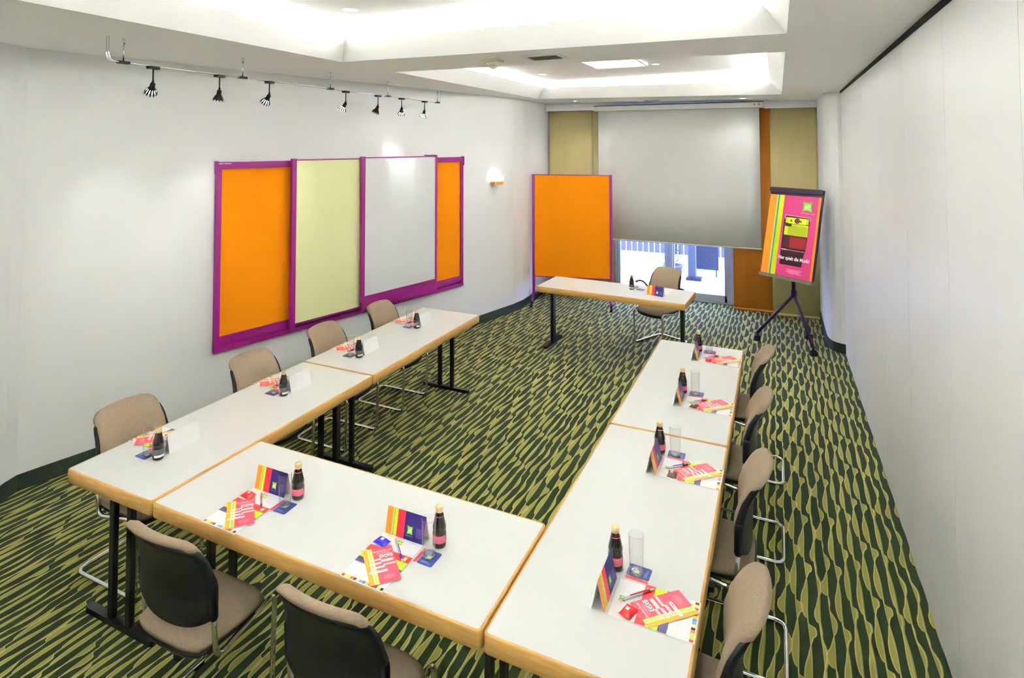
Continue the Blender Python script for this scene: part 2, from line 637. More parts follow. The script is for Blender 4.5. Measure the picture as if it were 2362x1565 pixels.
# right wall: folding partition made of tall panels
wr = struct(empty('wall_right', (0.673, 0, 0)))
bounds = [8.115, 7.14, 6.18, 5.22, 4.26, 3.31, 2.37, 1.42, 0.47, -0.5, -1.5, -2.5, -3.5, -4.6]
pan = None
for i in range(len(bounds) - 1):
    y1, y0 = bounds[i], bounds[i + 1]
    g = G().m('partition_board')
    g.box(0.0, y0 + 0.0015, 0.006, 0.10, y1 - 0.0015, 3.022)
    p = g.build('panel', wr)
g = G().m('black_gap')
g.box(-0.006, -4.6, 3.022, 0.24, 8.115, 3.30)
g.box(0.03, -4.6, 0.0, 0.09, 8.10, 0.0055)
g.build('track', wr)
g = G().m('wall_paint')
g.box(0.13, -4.6, 0, 0.24, 9.98, 3.04)
g.build('backing', wr)

# column at the far right corner with a rounded nose
colpts = [(0.505, 9.98), (0.505, 8.50), (0.508, 8.42), (0.517, 8.35), (0.534, 8.285), (0.558, 8.235), (0.592, 8.195), (0.64, 8.165), (0.70, 8.15), (0.80, 8.15), (0.80, 9.98)]
g = G().m('wall_paint')
g.prism(colpts, 0, 3.3)
c = struct(g.build('column'))
g = G().m('skirting')
cp = colpts[:-2]
co = []
for i, p in enumerate(cp):
    a = Vector(cp[max(i - 1, 0)])
    b = Vector(cp[min(i + 1, len(cp) - 1)])
    d = (b - a).normalized()
    co.append((p[0] + d.y * 0.009, p[1] - d.x * 0.009))
for i in range(len(cp) - 1):
    a, b, a2, b2 = co[i], co[i + 1], cp[i], cp[i + 1]
    g.quad((a[0], a[1], 0.001), (b[0], b[1], 0.001), (b[0], b[1], 0.112), (a[0], a[1], 0.112))
    g.quad((a[0], a[1], 0.112), (b[0], b[1], 0.112), (b2[0], b2[1], 0.112), (a2[0], a2[1], 0.112))
struct(g.build('baseboard_column'))

# back wall with the terrace door opening
g = G().m('wall_paint')
YB = 9.88
g.box(-3.7, YB, 0, -2.44, YB + 0.15, 3.3)
g.box(-0.60, YB, 0, 0.8, YB + 0.15, 3.3)
g.box(-2.44, YB, 2.30, -0.60, YB + 0.15, 3.3)
struct(g.build('wall_back'))

# ceiling: lower plane with three coffers
CX0, CX1 = -3.20, 0.06
COF = [(-3.95, -0.55), (0.18, 3.90), (4.66, 8.40)]
def zc(x, y):
    """the lower ceiling is a few centimetres out of level towards the window"""
    t = max(0.0, min(1.0, (y - 3.0) / 6.0))
    return 3.078 - 0.0105 * (x + 1.5) * (0.75 + 0.8 * t) + 0.004 * t
g = G().m('ceiling_paint')
xs = [-5.0, CX0, CX1, 0.673]
def cq(x0, y0, x1, y1):
    g.quad((x0, y0, zc(x0, y0)), (x1, y0, zc(x1, y0)), (x1, y1, zc(x1, y1)), (x0, y1, zc(x0, y1)))
ys = [-4.6, -3.95, -0.55, 0.18, 3.90, 4.66, 8.40, 9.99]
for i in range(len(ys) - 1):
    y0, y1 = ys[i], ys[i + 1]
    cq(-5.0, y0, CX0, y1)
    cq(CX1, y0, 0.82, y1)
    if i % 2 == 0:
        cq(CX0, y0, CX1, y1)
struct(g.build('ceiling'))
g = G().m('ceiling_paint')
INS, OUT, ZU = 0.13, 0.19, 3.335
def ring(y0, y1, o, zf):
    pts = [(CX0 + o, y0 + o), (CX1 - o, y0 + o), (CX1 - o, y1 - o), (CX0 + o, y1 - o)]
    return [(p[0], p[1], zf(p[0], p[1]) if callable(zf) else zf) for p in pts]
for (y0, y1) in COF:
    r0 = ring(y0, y1, 0.0, zc)
    r1 = ring(y0, y1, INS, lambda x, y: zc(x, y) + 0.155)
    r2 = ring(y0, y1, INS - 0.012, lambda x, y: zc(x, y) + 0.155)
    r3 = ring(y0, y1, 0.0, lambda x, y: zc(x, y) + 0.03)
    r4 = ring(y0, y1, -OUT, lambda x, y: zc(x, y) + 0.03)
    r5 = ring(y0, y1, -OUT, ZU)
    for A, B in ((r0, r1), (r1, r2), (r2, r3), (r3, r4), (r4, r5)):
        for k in range(4):
            j = (k + 1) % 4
            g.quad(A[k], A[j], B[j], B[k])
    g.quad(*r5)
g.build('ceiling_coffer')
bpy.data.objects['ceiling_coffer'].name = 'ceiling_recess'
struct(bpy.data.objects['ceiling_recess'])
# hidden cove strips lying in the trough, shining upwards
for (y0, y1) in COF:
    xm, ym = (CX0 + CX1) / 2, (y0 + y1) / 2
    lx, ly = CX1 - CX0, y1 - y0
    for (x, y, sx, sy) in ((CX0 - 0.09, ym, 0.05, ly), (CX1 + 0.09, ym, 0.05, ly), (xm, y0 - 0.09, lx, 0.05), (xm, y1 + 0.09, lx, 0.05)):
        dx, dy = (xm - x), (ym - y)
        tilt = radians(58)
        if sx < sy:
            rot = (0, pi - tilt if dx > 0 else pi + tilt, 0)
            a = area('cove_strip', (x, y, 3.135), rot, sx, sy, COVE * sy / 3.3, LAMP_COL)
        else:
            rot = (pi + tilt if dy > 0 else pi - tilt, 0, 0)
            a = area('cove_strip', (x, y, 3.135), rot, sx, sy, COVE * sx / 3.3, LAMP_COL)

# slot lines in the ceiling in front of the window
g = G().m('black_gap')
g.quad((-3.33, 8.592, zc(-3.33, 8.592) - 0.001), (0.02, 8.592, zc(0.02, 8.592) - 0.001), (0.02, 8.606, zc(0.02, 8.606) - 0.001), (-3.33, 8.606, zc(-3.33, 8.606) - 0.001))
o = g.build('trim_1')
struct(o)
# pelmet over the panel curtains
g = G().m('wall_paint')
g.box(-3.48, 9.50, 2.985, -2.60, 9.53, 3.10)
g.box(-2.60, 9.50, 2.965, -0.16, 9.53, 3.10)
g.box(-0.16, 9.50, 2.945, 0.505, 9.53, 3.10)
struct(g.build('trim_2'))

# ------------------------------------------------------------------ ceiling fittings
def ceiling_panel(loc, label):
    t = empty('ceiling_light', loc)
    tag(t, label, 'lamp', None)
    g = G().m('white_trim')
    for a in ((-.30, -.36, .30, -.34), (-.30, .34, .30, .36), (-.30, -.34, -.28, .34), (.28, -.34, .30, .34)):
        g.box(a[0], a[1], -0.012, a[2], a[3], 0.012)
    g.build('frame', t)
    g = G().m('panel_emit')
    g.box(-.28, -.34, -0.004, .28, .34, 0.01)
    g.build('diffuser', t)
ceiling_panel((-1.60, 6.53, 3.32), 'square white luminous panel in the far ceiling recess')
ceiling_panel((-1.57, 2.05, 3.32), 'added unseen square white luminous panel in the middle ceiling recess above the cross table')  # out of view, repeats the far panel; added for direct downward light
ceiling_panel((-1.57, -2.25, 3.32), 'added unseen square white luminous panel in the ceiling recess behind the camera')  # assumed twin of the far panel, unseen, put in for more direct light

def downlight(x, y, z, label, group, r=0.045, on=True):
    t = empty('downlight', (x, y, z))
    tag(t, label, 'lamp', group)
    g = G().m('white_trim')
    g.lathe([(r * 0.78, 0.001), (r * 0.80, -0.004), (r * 1.25, -0.004), (r * 1.28, 0.001)], 20, cap0=False, cap1=False)
    g.build('ring', t)
    g = G().m('lamp_emit')
    g.lathe([(0.001, -0.001), (r * 0.78, -0.001)], 20, cap0=False, cap1=False)
    g.build('lamp', t)
    ld = bpy.data.lights.new('down_beam', 'SPOT')
    ld.energy = DOWN_W
    ld.spot_size = radians(120)
    ld.spot_blend = 1.0
    ld.shadow_soft_size = 0.04
    ld.color = LAMP_COL
    o = bpy.data.objects.new('down_beam', ld)
    COL.objects.link(o)
    o.location = (x, y, z - 0.012)
downlight(-2.60, 3.25, ZU, 'round recessed spotlight in the nearest ceiling recess', 'recessed spotlights')
downlight(-1.23, 6.95, ZU, 'round recessed spotlight just beyond the square luminous panel', 'recessed spotlights', 0.04)
downlight(-0.43, 7.45, ZU, 'round recessed spotlight at the right end of the far ceiling recess', 'recessed spotlights', 0.04)
downlight(-2.72, 7.30, ZU, 'round recessed spotlight at the left end of the far ceiling recess', 'recessed spotlights', 0.04)
downlight(-2.80, 9.0, zc(-2.8, 9.0), 'round recessed spotlight above the left end of the projection screen', 'recessed spotlights', 0.05)
downlight(-0.42, 9.0, zc(-0.42, 9.0), 'round recessed spotlight above the right end of the projection screen', 'recessed spotlights', 0.05)

# smoke detector
t = empty('smoke_detector', (-2.0, 4.26, zc(-2.0, 4.26)))
tag(t, 'off-white smoke detector on the ceiling beam beside the vent', 'detector')
g = G().m('sensor_plastic')
g.prism(rrect(-0.075, -0.06, 0.075, 0.06, 0.02), -0.018, 0.0)
g.build('base', t)
g = G().m('sensor_plastic')
g.lathe([(0.055, -0.018), (0.058, -0.03), (0.05, -0.045), (0.036, -0.05)], 20, cap0=False, cap1=True)
g.build('body', t)
g = G().m('sensor_plastic')
g.lathe([(0.034, -0.05), (0.030, -0.06), (0.012, -0.072), (0.004, -0.075)], 16, cap0=False)
g.build('dome', t)
def vent(x, y, sx, sy, label):
    t = empty('ceiling_vent', (x, y, zc(x, y)))
    tag(t, label, 'vent')
    g = G().m('white_trim')
    w = 0.035
    g.box(-sx - w, -sy - w, -0.006, sx + w, -sy, 0.0)
    g.box(-sx - w, sy, -0.006, sx + w, sy + w, 0.0)
    g.box(-sx - w, -sy, -0.006, -sx, sy, 0.0)
    g.box(sx, -sy, -0.006, sx + w, sy, 0.0)
    g.build('frame', t)
    g = G().m('vent_grey')
    g.box(-sx, -sy, -0.003, sx, sy, 0.0)
    g.build('backing', t)
    for k in range(5):
        yy = -sy + sy * 2 * (k + 0.5) / 5
        g = G().m('vent_grey')
        g.box(-sx, yy - 0.006, -0.010, sx, yy + 0.004, -0.003)
        g.build('slat', t)
vent(-1.57, 4.27, 0.115, 0.085, 'grey slotted air vent on the ceiling beam beside the smoke detector')
vent(-1.66, 9.06, 0.10, 0.03, 'small grey air vent above the middle of the projection screen')

# ------------------------------------------------------------------ track lighting
TX = -3.66
trk = empty('track_light_rail', (TX, 4.3, 2.926))
tag(trk, 'long chrome twin-rod light rail hanging from the ceiling along the left wall', 'light rail')
g = G().m('chrome')
for dx in (-0.012, 0.012):
    pts = fillet([(dx, -2.03, 0.152), (dx, -2.03, 0.0), (dx, 1.97, 0.0), (dx, 1.97, 0.152)], 0.05, 6)
    g.tube(pts, 0.0035, 8)
g.build('rod', trk)
for yy in (2.37, 3.30, 4.30, 5.20, 6.22):
    g = G().m('chrome')
    g.tube([(0, yy - 4.3, 0.008), (0, yy - 4.3, 0.145)], 0.0045, 8)
    g.tube([(0, yy - 4.3, 0.115), (0, yy - 4.3, 0.154)], 0.010, 8)
    g.build('hanger', trk)
    g = G().m('black_plastic')
    g.box(-0.022, yy - 4.3 - 0.035, -0.007, 0.022, yy - 4.3 + 0.035, 0.009, 0.006)
    g.build('clamp', trk)
def track_spot(y, label, aim, lit):
    t = empty('track_spotlight', (TX, y, 2.918))
    tag(t, label, 'spotlight', 'spotlights on the twin-rod rail')
    g = G().m('black_plastic')
    g.box(-0.022, -0.038, -0.010, 0.022, 0.038, 0.008, 0.006)
    g.build('clamp', t)
    g = G().m('black_plastic')
    g.tube([(0, 0, -0.008), (0, 0.0, -0.095)], 0.0045, 8)
    g.tube([(0, 0, -0.085), (0, 0.0, -0.108)], 0.0075, 8)
    g.build('stem', t)
    d = (Vector(aim) - Vector((TX, y, 2.80))).normalized()
    q = d.to_track_quat('-Z', 'Y')
    h = Matrix.Translation((0, 0, -0.105)) @ q.to_matrix().to_4x4()
    g = G().m('black_plastic')
    g.M = h
    g.lathe([(0.006, 0.004), (0.015, 0.0), (0.017, -0.03), (0.024, -0.042)], 16, cap0=True, cap1=False)
    n = 12
    for k in range(n):          # crown of petals around the lamp
        a0, a1 = 2 * pi * (k + 0.12) / n, 2 * pi * (k + 0.88) / n
        am = (a0 + a1) / 2
        P = lambda r, a, z: (r * cos(a), r * sin(a), z)
        for dr in (0.0, 0.0012):
            g.quad(P(0.023 + dr, a0, -0.040), P(0.023 + dr, a1, -0.040), P(0.037 + dr, a1, -0.066), P(0.037 + dr, a0, -0.066))
            g.f([g.v(P(0.037 + dr, a0, -0.066)), g.v(P(0.037 + dr, a1, -0.066)), g.v(P(0.043 + dr, am, -0.084))])
    g.build('shade', t)
    g = G().m('lamp_emit' if lit else 'bulb_dark')
    g.M = h
    g.lathe([(0.020, -0.042), (0.031, -0.064), (0.031, -0.070), (0.010, -0.074), (0.002, -0.075)], 16, cap0=False)
    g.build('bulb', t)
    if lit:
        ld = bpy.data.lights.new('spot_beam', 'SPOT')
        ld.energy = SPOT_W * lit
        ld.spot_size = radians(46)
        ld.spot_blend = 0.9
        ld.shadow_soft_size = 0.03
        ld.color = (1.0, 0.985, 0.97)
        o = bpy.data.objects.new('spot_beam', ld)
        COL.objects.link(o)
        o.location = Vector((TX, y, 2.813)) + d * 0.09
        o.rotation_euler = q.to_euler()
track_spot(2.57, 'lit black petal spotlight, first on the rail from the near end', (-4.60, 2.95, 1.7), 1.0)
track_spot(3.09, 'unlit black petal spotlight, second on the rail from the near end', (-4.2, 3.2, 0.4), 0)
track_spot(3.57, 'lit black petal spotlight beside the rail joint, third from the near end', (-4.52, 3.62, 1.75), 1.0)
track_spot(4.52, 'lit black petal spotlight in the middle of the rail', (-4.30, 4.32, 1.6), 0.8)
track_spot(5.03, 'unlit black petal spotlight just right of the rail middle', (-4.1, 4.4, 1.0), 0)
track_spot(5.46, 'lit black petal spotlight aimed above the whiteboard', (-3.98, 5.83, 2.15), 0.75)
track_spot(5.93, 'lit black petal spotlight at the far end of the rail', (-3.95, 5.70, 1.4), 0.8)

# ------------------------------------------------------------------ boards on the left wall
W0 = Vector((-4.806, 2.41, 0))
WD = Vector((0.22608, 0.97411, 0)).normalized()
ANG = math.atan2(WD.y, WD.x)       # local x runs along the wall, local -y points into the room
rail = empty('wall_board_rail', W0 + WD * 1.385, ANG)
tag(rail, 'purple aluminium board rail with orange pinboard fields along the left wall', 'board')
TOT = 3.31
g = G().m('purple_frame')
g.box(0, -0.045, 2.20, 1.10, -0.006, 2.262)
g.box(1.10, -0.030, 2.215, 2.60, -0.006, 2.262)
g.box(2.60, -0.045, 2.20, TOT, -0.006, 2.262)
g.box(-0.004, -0.052, 2.155, 0.012, -0.006, 2.270)
g.box(TOT - 0.012, -0.052, 2.155, TOT + 0.006, -0.006, 2.270)
g.build('top_rail', rail)
g = G().m('purple_frame')
g.box(0, -0.040, 0.655, TOT, -0.006, 0.722)
g.box(0, -0.022, 0.63, TOT, -0.006, 0.655)
g.box(0, -0.046, 0.592, TOT, -0.006, 0.632)
g.build('bottom_rail', rail)
for x0, x1 in ((0.0, 0.045), (TOT - 0.045, TOT)):
    g = G().m('purple_frame')
    g.box(x0, -0.042, 0.592, x1, -0.006, 2.20)
    g.build('side_frame', rail)
for x0, x1 in ((0.045, 0.78), (2.60, TOT - 0.045)):
    g = G().m('orange_felt')
    g.box(x0, -0.020, 0.722, x1, -0.006, 2.20)
    g.build('pin_field', rail)
g = G().m('orange_felt')
g.box(0.78, -0.020, 0.722, 2.60, -0.006, 2.20)
g.build('pin_field', rail)
g = G().m('label_white')
g.box(0.012, -0.0462, 2.245, 0.05, -0.045, 2.251)
g.box(0.06, -0.0462, 2.245, 0.13, -0.045, 2.251)
g.build('maker_mark', rail)
def slide_board(x0, x1, z0, z1, y, m, name, label, post_l=0.048, post_r=0.0):
    t = empty(name, W0 + WD * (1.385 + x0), ANG)
    tag(t, label, 'board')
    w = x1 - x0
    g = G().m('purple_frame')
    g.box(0, y - 0.018, z0 - 0.06, post_l, y + 0.016, z1 + 0.02)
    if post_r:
        g.box(w - post_r, y - 0.018, z0 - 0.06, w, y + 0.016, z1 + 0.02)
    g.box(post_l, y - 0.012, z1, w, y + 0.014, z1 + 0.012)
    g.box(post_l, y - 0.014, z0 - 0.012 if not post_r else z0 - 0.06, w, y + 0.014, z0)
    g.build('frame', t)
    g = G().m(m)
    g.box(post_l, y - 0.010, z0, w - post_r, y + 0.010, z1)
    g.build('board_face', t)
    return t
slide_board(0.715, 1.555, 0.690, 2.262, -0.090, 'yellow_board', 'sliding_board', 'pale yellow sliding board in a purple frame on the left wall')
t = slide_board(1.535, 2.70, 0.800, 2.272, -0.135, 'whiteboard', 'whiteboard', 'white sliding writing board in a purple frame on the left wall', 0.045, 0.032)
g = G().m('purple_frame')
g.box(0.02, -0.150, 0.655, 1.165, -0.120, 0.742)
g.build('tray', t)
for x0 in (1.03, 1.135):
    g = G().m('purple_frame')
    g.box(x0, -0.150, 2.285, x0 + 0.028, -0.06, 2.298)
    g.build('hook', t)

# wall lamp
t = empty('wall_lamp', W0 + WD * 5.40, ANG)
tag(t, 'small up-light wall lamp with glowing glass over a wooden block', 'lamp')
g = G().m('beech')
g.box(-0.095, -0.10, 1.865, 0.095, -0.002, 1.915, 0.012)
g.build('base', t)
g = G().m('sconce_emit')
g.prism(rrect(-0.10, -0.105, 0.10, -0.004, 0.02), 1.915, 1.975)
g.build('shade', t)
ld = bpy.data.lights.new('wall_lamp_glow', 'AREA')
ld.shape = 'RECTANGLE'
ld.size, ld.size_y, ld.energy, ld.color = 0.16, 0.06, 0.02, (0.86, 0.88, 1.0)
o = bpy.data.objects.new('wall_lamp_glow', ld)
pp = W0 + WD * 5.40 + Vector((WD.y, -WD.x, 0)) * 0.055
o.location = (pp.x, pp.y, 1.982)
o.rotation_euler = (pi, 0, ANG)
COL.objects.link(o)

# ------------------------------------------------------------------ tables
def make_table(name, origin, rz, L, Wd, label, group=None, wide_post=False):
    """origin = near-left corner, long side along local x"""
    t = empty(name, (origin[0], origin[1], 0), rz)
    tag(t, label, 'table', group)
    H, T = 0.74, 0.066
    g = G().m('beech')
    r = 0.022
    e = 0.0025
    o1 = rrect(e, e, L - e, Wd - e, r)
    o2 = rrect(e + 0.003, e + 0.003, L - e - 0.003, Wd - e - 0.003, r - 0.003)
    i1 = rrect(0.0125, 0.0125, L - 0.0125, Wd - 0.0125, 0.012)
    rings = []
    for pts, z in ((i1, H - T), (o2, H - T), (o1, H - T + 0.004), (o1, H - 0.004), (o2, H), (i1, H)):
        rings.append([(p[0], p[1], z) for p in pts])
    g.loops(rings, True, False, False, True)
    rim = g.build('edge_frame', t)
    g = G().m('laminate')
    g.prism(i1, H - 0.030, H + 0.0004)
    g.build('tabletop', t)
    for x in (0.092, L - 0.092):
        g = G().m('black_steel')
        cy = Wd / 2
        if wide_post:
            g.prism(rrect(x - 0.02, cy - 0.045, x + 0.02, cy + 0.045, 0.008, 3), 0.025, H - 0.05)
        else:
            for dy in (-0.068, 0.068):
                g.prism(rrect(x - 0.015, cy + dy - 0.020, x + 0.015, cy + dy + 0.020, 0.006, 3), 0.025, H - 0.05)
        g.box(x - 0.02, 0.07, H - T + 0.004, x + 0.02, Wd - 0.07, H - 0.031)
        lg = g.build('leg', t)
        g = G().m('black_steel')
        y0, y1 = cy - 0.258, cy + 0.258
        pts = rrect(x - 0.022, y0, x + 0.022, y1, 0.012, 3)
        g.prism(pts, 0.003, 0.030)
        g.build('foot', lg)
    g = G().m('black_steel')
    g.box(0.12, Wd / 2 - 0.012, H - T + 0.004, L - 0.12, Wd / 2 + 0.012, H - 0.031)
    g.build('brace', t)
    return t
TG = 'conference tables with beech edges'
make_table('conference_table', (-2.662, 1.899), pi / 2, 1.726, 0.667, 'white table with beech edge, nearer one of the left row', TG)
make_table('conference_table', (-2.662, 3.627), pi / 2, 1.742, 0.667, 'white table with beech edge, farther one of the left row', TG)
make_table('conference_table', (-2.660, 1.899), 0, 1.720, 0.667, 'white cross table with beech edge joining the left and right rows', TG)
make_table('conference_table', (-0.269, 1.899), pi / 2, 1.741, 0.668, 'white table with beech edge, nearer one of the right row', TG)
make_table('conference_table', (-0.269, 3.642), pi / 2, 1.746, 0.668, 'white table with beech edge, farther one of the right row', TG)
make_table('presenter_table', (-2.613, 6.745), -0.052, 1.72, 0.645, 'free-standing white table before the projection screen', TG, wide_post=True)

# ------------------------------------------------------------------ chairs
def yc(w):
    K = [(0, -0.150), (0.25, -0.150), (0.45, -0.152), (0.65, -0.170), (0.85, -0.212), (1.0, -0.250)]
    for (a, ya), (b, yb) in zip(K[:-1], K[1:]):
        if w <= b:
            t = (w - a) / (b - a)
            t = t * t * (3 - 2 * t) if 0.25 <= a < 0.6 else t
            return ya + (yb - ya) * t
    return K[-1][1]
def hwid(w):
    if w < 0.45:
        return 0.203 + 0.004 * w / 0.45
    return 0.207 - 0.019 * ((w - 0.45) / 0.55)
def back_surface(nu, nw, zlo, zhi, inset, thk, bulge, wrap=False):
    """closed cushion-like slab following the curved back; returns rings"""
    front, rear = [], []
    for j in range(nw + 1):
        w = j / nw
        rf, rb = [], []
        for i in range(nu + 1):
            u = -1 + 2 * i / nu
            au = abs(u)
            zb = zlo + 0.052 * au ** 3
            zt = zhi - 0.010 * au ** 2 - 0.020 * au ** 12
            z = zb + (zt - zb) * w
            wg = max(0.0, min(1.0, (z - 0.50) / 0.385))
            x = u * (hwid(wg) - inset) * (1 - 0.03 * w ** 14)
            y = yc(wg) + 0.035 * (x / 0.2) ** 2
            ed = (1 - au ** 10) * (1 - (2 * abs(w - 0.5)) ** 12)
            rf.append((x, y + thk * (0.35 + 0.65 * ed) + bulge * ed, z))
            rb.append((x, y, z))
        front.append(rf)
        rear.append(rb)
    return front, rear
def slab(g, front, rear):
    F = [[g.v(p) for p in r] for r in front]
    B = [[g.v(p) for p in r] for r in rear]
    nj, ni = len(F), len(F[0])
    for j in range(nj - 1):
        for i in range(ni - 1):
            g.f([F[j][i], F[j][i + 1], F[j + 1][i + 1], F[j + 1][i]], True)
            g.f([B[j][i], B[j + 1][i], B[j + 1][i + 1], B[j][i + 1]], True)
    for i in range(ni - 1):
        g.f([F[0][i], B[0][i], B[0][i + 1], F[0][i + 1]], True)
        g.f([F[-1][i], F[-1][i + 1], B[-1][i + 1], B[-1][i]], True)
    for j in range(nj - 1):
        g.f([F[j][0], F[j + 1][0], B[j + 1][0], B[j][0]], True)
        g.f([F[j][-1], B[j][-1], B[j + 1][-1], F[j + 1][-1]], True)

def make_chair(name, label, group, arms=False):
    t = empty(name)
    tag(t, label, 'chair', group)
    # upholstered backrest with a roll along its top
    g = G().m('upholstery')
    fr, rr = back_surface(22, 16, 0.505, 0.892, 0.006, 0.026, 0.006)
    nj = len(rr)
    for j in range(nj):
        w = j / (nj - 1)
        k = max(0.0, (w - 0.86) / 0.14)
        rr[j] = [(p[0], p[1] - 0.026 * sin(min(1, k) * pi * 0.72), p[2] - (0.004 * k)) for p in rr[j]]
        if w > 0.93:
            fr[j] = [(p[0], p[1] - 0.008 * (w - 0.93) / 0.07, p[2]) for p in fr[j]]
    slab(g, fr, rr)
    g.build('backrest', t)
    # black plastic back shell
    g = G().m('black_plastic')
    fr, rr = back_surface(16, 10, 0.495, 0.850, -0.006, 0.0, 0.0)
    fr = [[(p[0] * (1 + 0.055 * max(0.0, min(1.0, (0.70 - p[2]) / 0.05))), p[1], p[2]) for p in r] for r in fr]
    rr = [[(p[0] * (1 + 0.055 * max(0.0, min(1.0, (0.70 - p[2]) / 0.05))), p[1], p[2]) for p in r] for r in rr]
    r2 = [[(p[0], p[1] - 0.022 - 0.004 * (1 - abs(2 * j / 10 - 1)), p[2]) for p in r] for j, r in enumerate(rr)]
    f2 = [[(p[0], p[1] + (0.004 if i in (0, len(r) - 1) else -0.001), p[2]) for i, p in enumerate(r)] for r in fr]
    slab(g, f2, r2)
    g.build('back_shell', t)
    # sleeve on each upright
    for s in (-1, 1):
        g = G().m('black_plastic')
        rings = []
        for z, y, a, b in ((0.534, -0.118, 0.011, 0.013), (0.545, -0.118, 0.0145, 0.018), (0.665, -0.124, 0.0145, 0.020), (0.676, -0.125, 0.010, 0.015)):
            rings.append([(s * 0.213 + a * cos(2 * pi * k / 12), y + b * sin(2 * pi * k / 12), z) for k in range(12)])
        g.loops(rings)
        g.build('back_bracket', t)
    # seat cushion
    g = G().m('upholstery')
    nu, nv = 16, 14
    F, B = [], []
    for j in range(nv + 1):
        v = j / nv
        rf, rb = [], []
        for i in range(nu + 1):
            u = -1 + 2 * i / nu
            hw_ = 0.198 + 0.016 * min(1, v * 1.6) - 0.010 * max(0, v - 0.7) / 0.3
            # super-ellipse corner rounding
            vv = 2 * v - 1
            k = (1 - 0.10 * abs(vv) ** 6)
            x = u * hw_ * k
            y0, y1 = -0.168 + 0.020 * abs(u) ** 4 - 0.012, 0.205 - 0.030 * abs(u) ** 4
            y = y0 + (y1 - y0) * v
            ed = (1 - abs(u) ** 6) * (1 - abs(vv) ** 8)
            z = 0.440 + 0.034 * ed - 0.006 * (1 - u * u) - 0.030 * max(0.0, (v - 0.75) / 0.25) ** 2 + 0.004
            rf.append((x, y, z))
            rb.append((x * 0.99, y, z - 0.028 if ed > 0.05 else z - 0.020))
        F.append(rf)
        B.append(rb)
    slab(g, F, B)
    g.build('seat', t)
    g = G().m('black_plastic')
    F2 = [[(p[0] * 1.03, p[1] * 1.0 + (-0.008 if j == 0 else 0), p[2] - 0.004) for p in r] for j, r in enumerate(B)]
    B2 = [[(p[0] * 0.93, p[1] * 0.96, p[2] - 0.030) for p in r] for r in B]
    slab(g, F2, B2)
    g.build('seat_shell', t)
    # cantilever chrome frame, one continuous tube
    g = G().m('chrome')
    half = [(0.213, -0.128, 0.66), (0.211, -0.105, 0.375), (0.210, 0.12, 0.415), (0.205, 0.212, 0.425), (0.202, 0.204, 0.012), (0.202, -0.310, 0.012), (0.0, -0.310, 0.012)]
    other = [(-p[0], p[1], p[2]) for p in half[:-1]][::-1]
    path = half[:-1] + other
    pts = fillet(path, [0, 0.05, 0.03, 0.06, 0.045, 0.06, 0.06, 0.045, 0.06, 0.03, 0.05, 0], 5)
    g.tube(pts, 0.0115, 10)
    g.build('frame', t)
    for s in (-1, 1):
        g = G().m('black_plastic')
        g.box(s * 0.202 - 0.013, 0.128, 0.0, s * 0.202 + 0.013, 0.178, 0.014, 0.004)
        g.build('glide', t)
    if arms:
        for s in (-1, 1):
            g = G().m('black_plastic')
            pts = fillet([(s * 0.222, -0.13, 0.60), (s * 0.285, -0.09, 0.690), (s * 0.298, -0.02, 0.715), (s * 0.290, 0.055, 0.705)], 0.05, 5)
            rings = []
            n = len(pts)
            for i, p in enumerate(pts):
                k = sin(pi * min(1, 0.15 + i / (n - 1) * 0.8))
                a, b = 0.012 + 0.014 * k, 0.010
                tdir = (pts[min(i + 1, n - 1)] - pts[max(i - 1, 0)]).normalized()
                sd = tdir.cross(Vector((0, 0, 1))).normalized()
                up = sd.cross(tdir)
                rings.append([tuple(p + a * cos(2 * pi * q / 10) * sd + b * sin(2 * pi * q / 10) * up) for q in range(10)])
            g.loops(rings)
            g.build('armrest', t)
    return t
CG = 'beige cantilever chairs around the tables'
chair = make_chair('conference_chair', 'beige chair with black back, left of two at the cross table', CG)
spots = [
    (-2.245, 1.850, 0.0, None),
    (-1.425, 1.850, 0.0, 'beige chair with black back, right of two at the cross table'),
    (-3.285, 2.325, -pi / 2, 'beige chair nearest the camera between the left row and the wall'),
    (-3.285, 3.262, -pi / 2, 'beige chair second from the camera between the left row and the wall'),
    (-3.285, 4.045, -pi / 2, 'beige chair third from the camera, left row, below the yellow board'),
    (-3.285, 4.845, -pi / 2, 'beige chair farthest from the camera in the left row'),
    (-0.310, 2.320, pi / 2, 'beige chair nearest the camera along the right row'),
    (-0.310, 3.255, pi / 2, 'beige chair second from the camera along the right row'),
    (-0.315, 4.125, pi / 2, 'beige chair third from the camera along the right row'),
    (-0.310, 5.025, pi / 2, 'beige chair farthest from the camera along the right row'),
]
for i, (x, y, rz, lab) in enumerate(spots):
    c = chair if i == 0 else copy_tree(chair)
    c.location = (x, y, 0)
    c.rotation_euler = (0, 0, rz)
    if lab:
        c['label'] = lab
pc = make_chair('presenter_chair', 'beige armchair with black armrests behind the table at the terrace door', CG, arms=True)
pc.location = (-1.335, 7.585, 0)
pc.rotation_euler = (0, 0, math.atan2(-0.90, -0.44) - pi / 2)

# ------------------------------------------------------------------ place settings
TZ = 0.7405
def frame_fn(w, d, h, flat=True):
    """flat sheet lying with its lower left corner at 0,0 and its face up"""
    return lambda u, v, lay: (u * w, v * d, h + (0 if lay == 0 else 0.0002 + 0.00012 * lay))
def base_sheet(p, w, d, h, rgb=(244, 244, 242)):
    p.ink = lin(rgb)
    p.box(0, 0, 0, w, d, h)

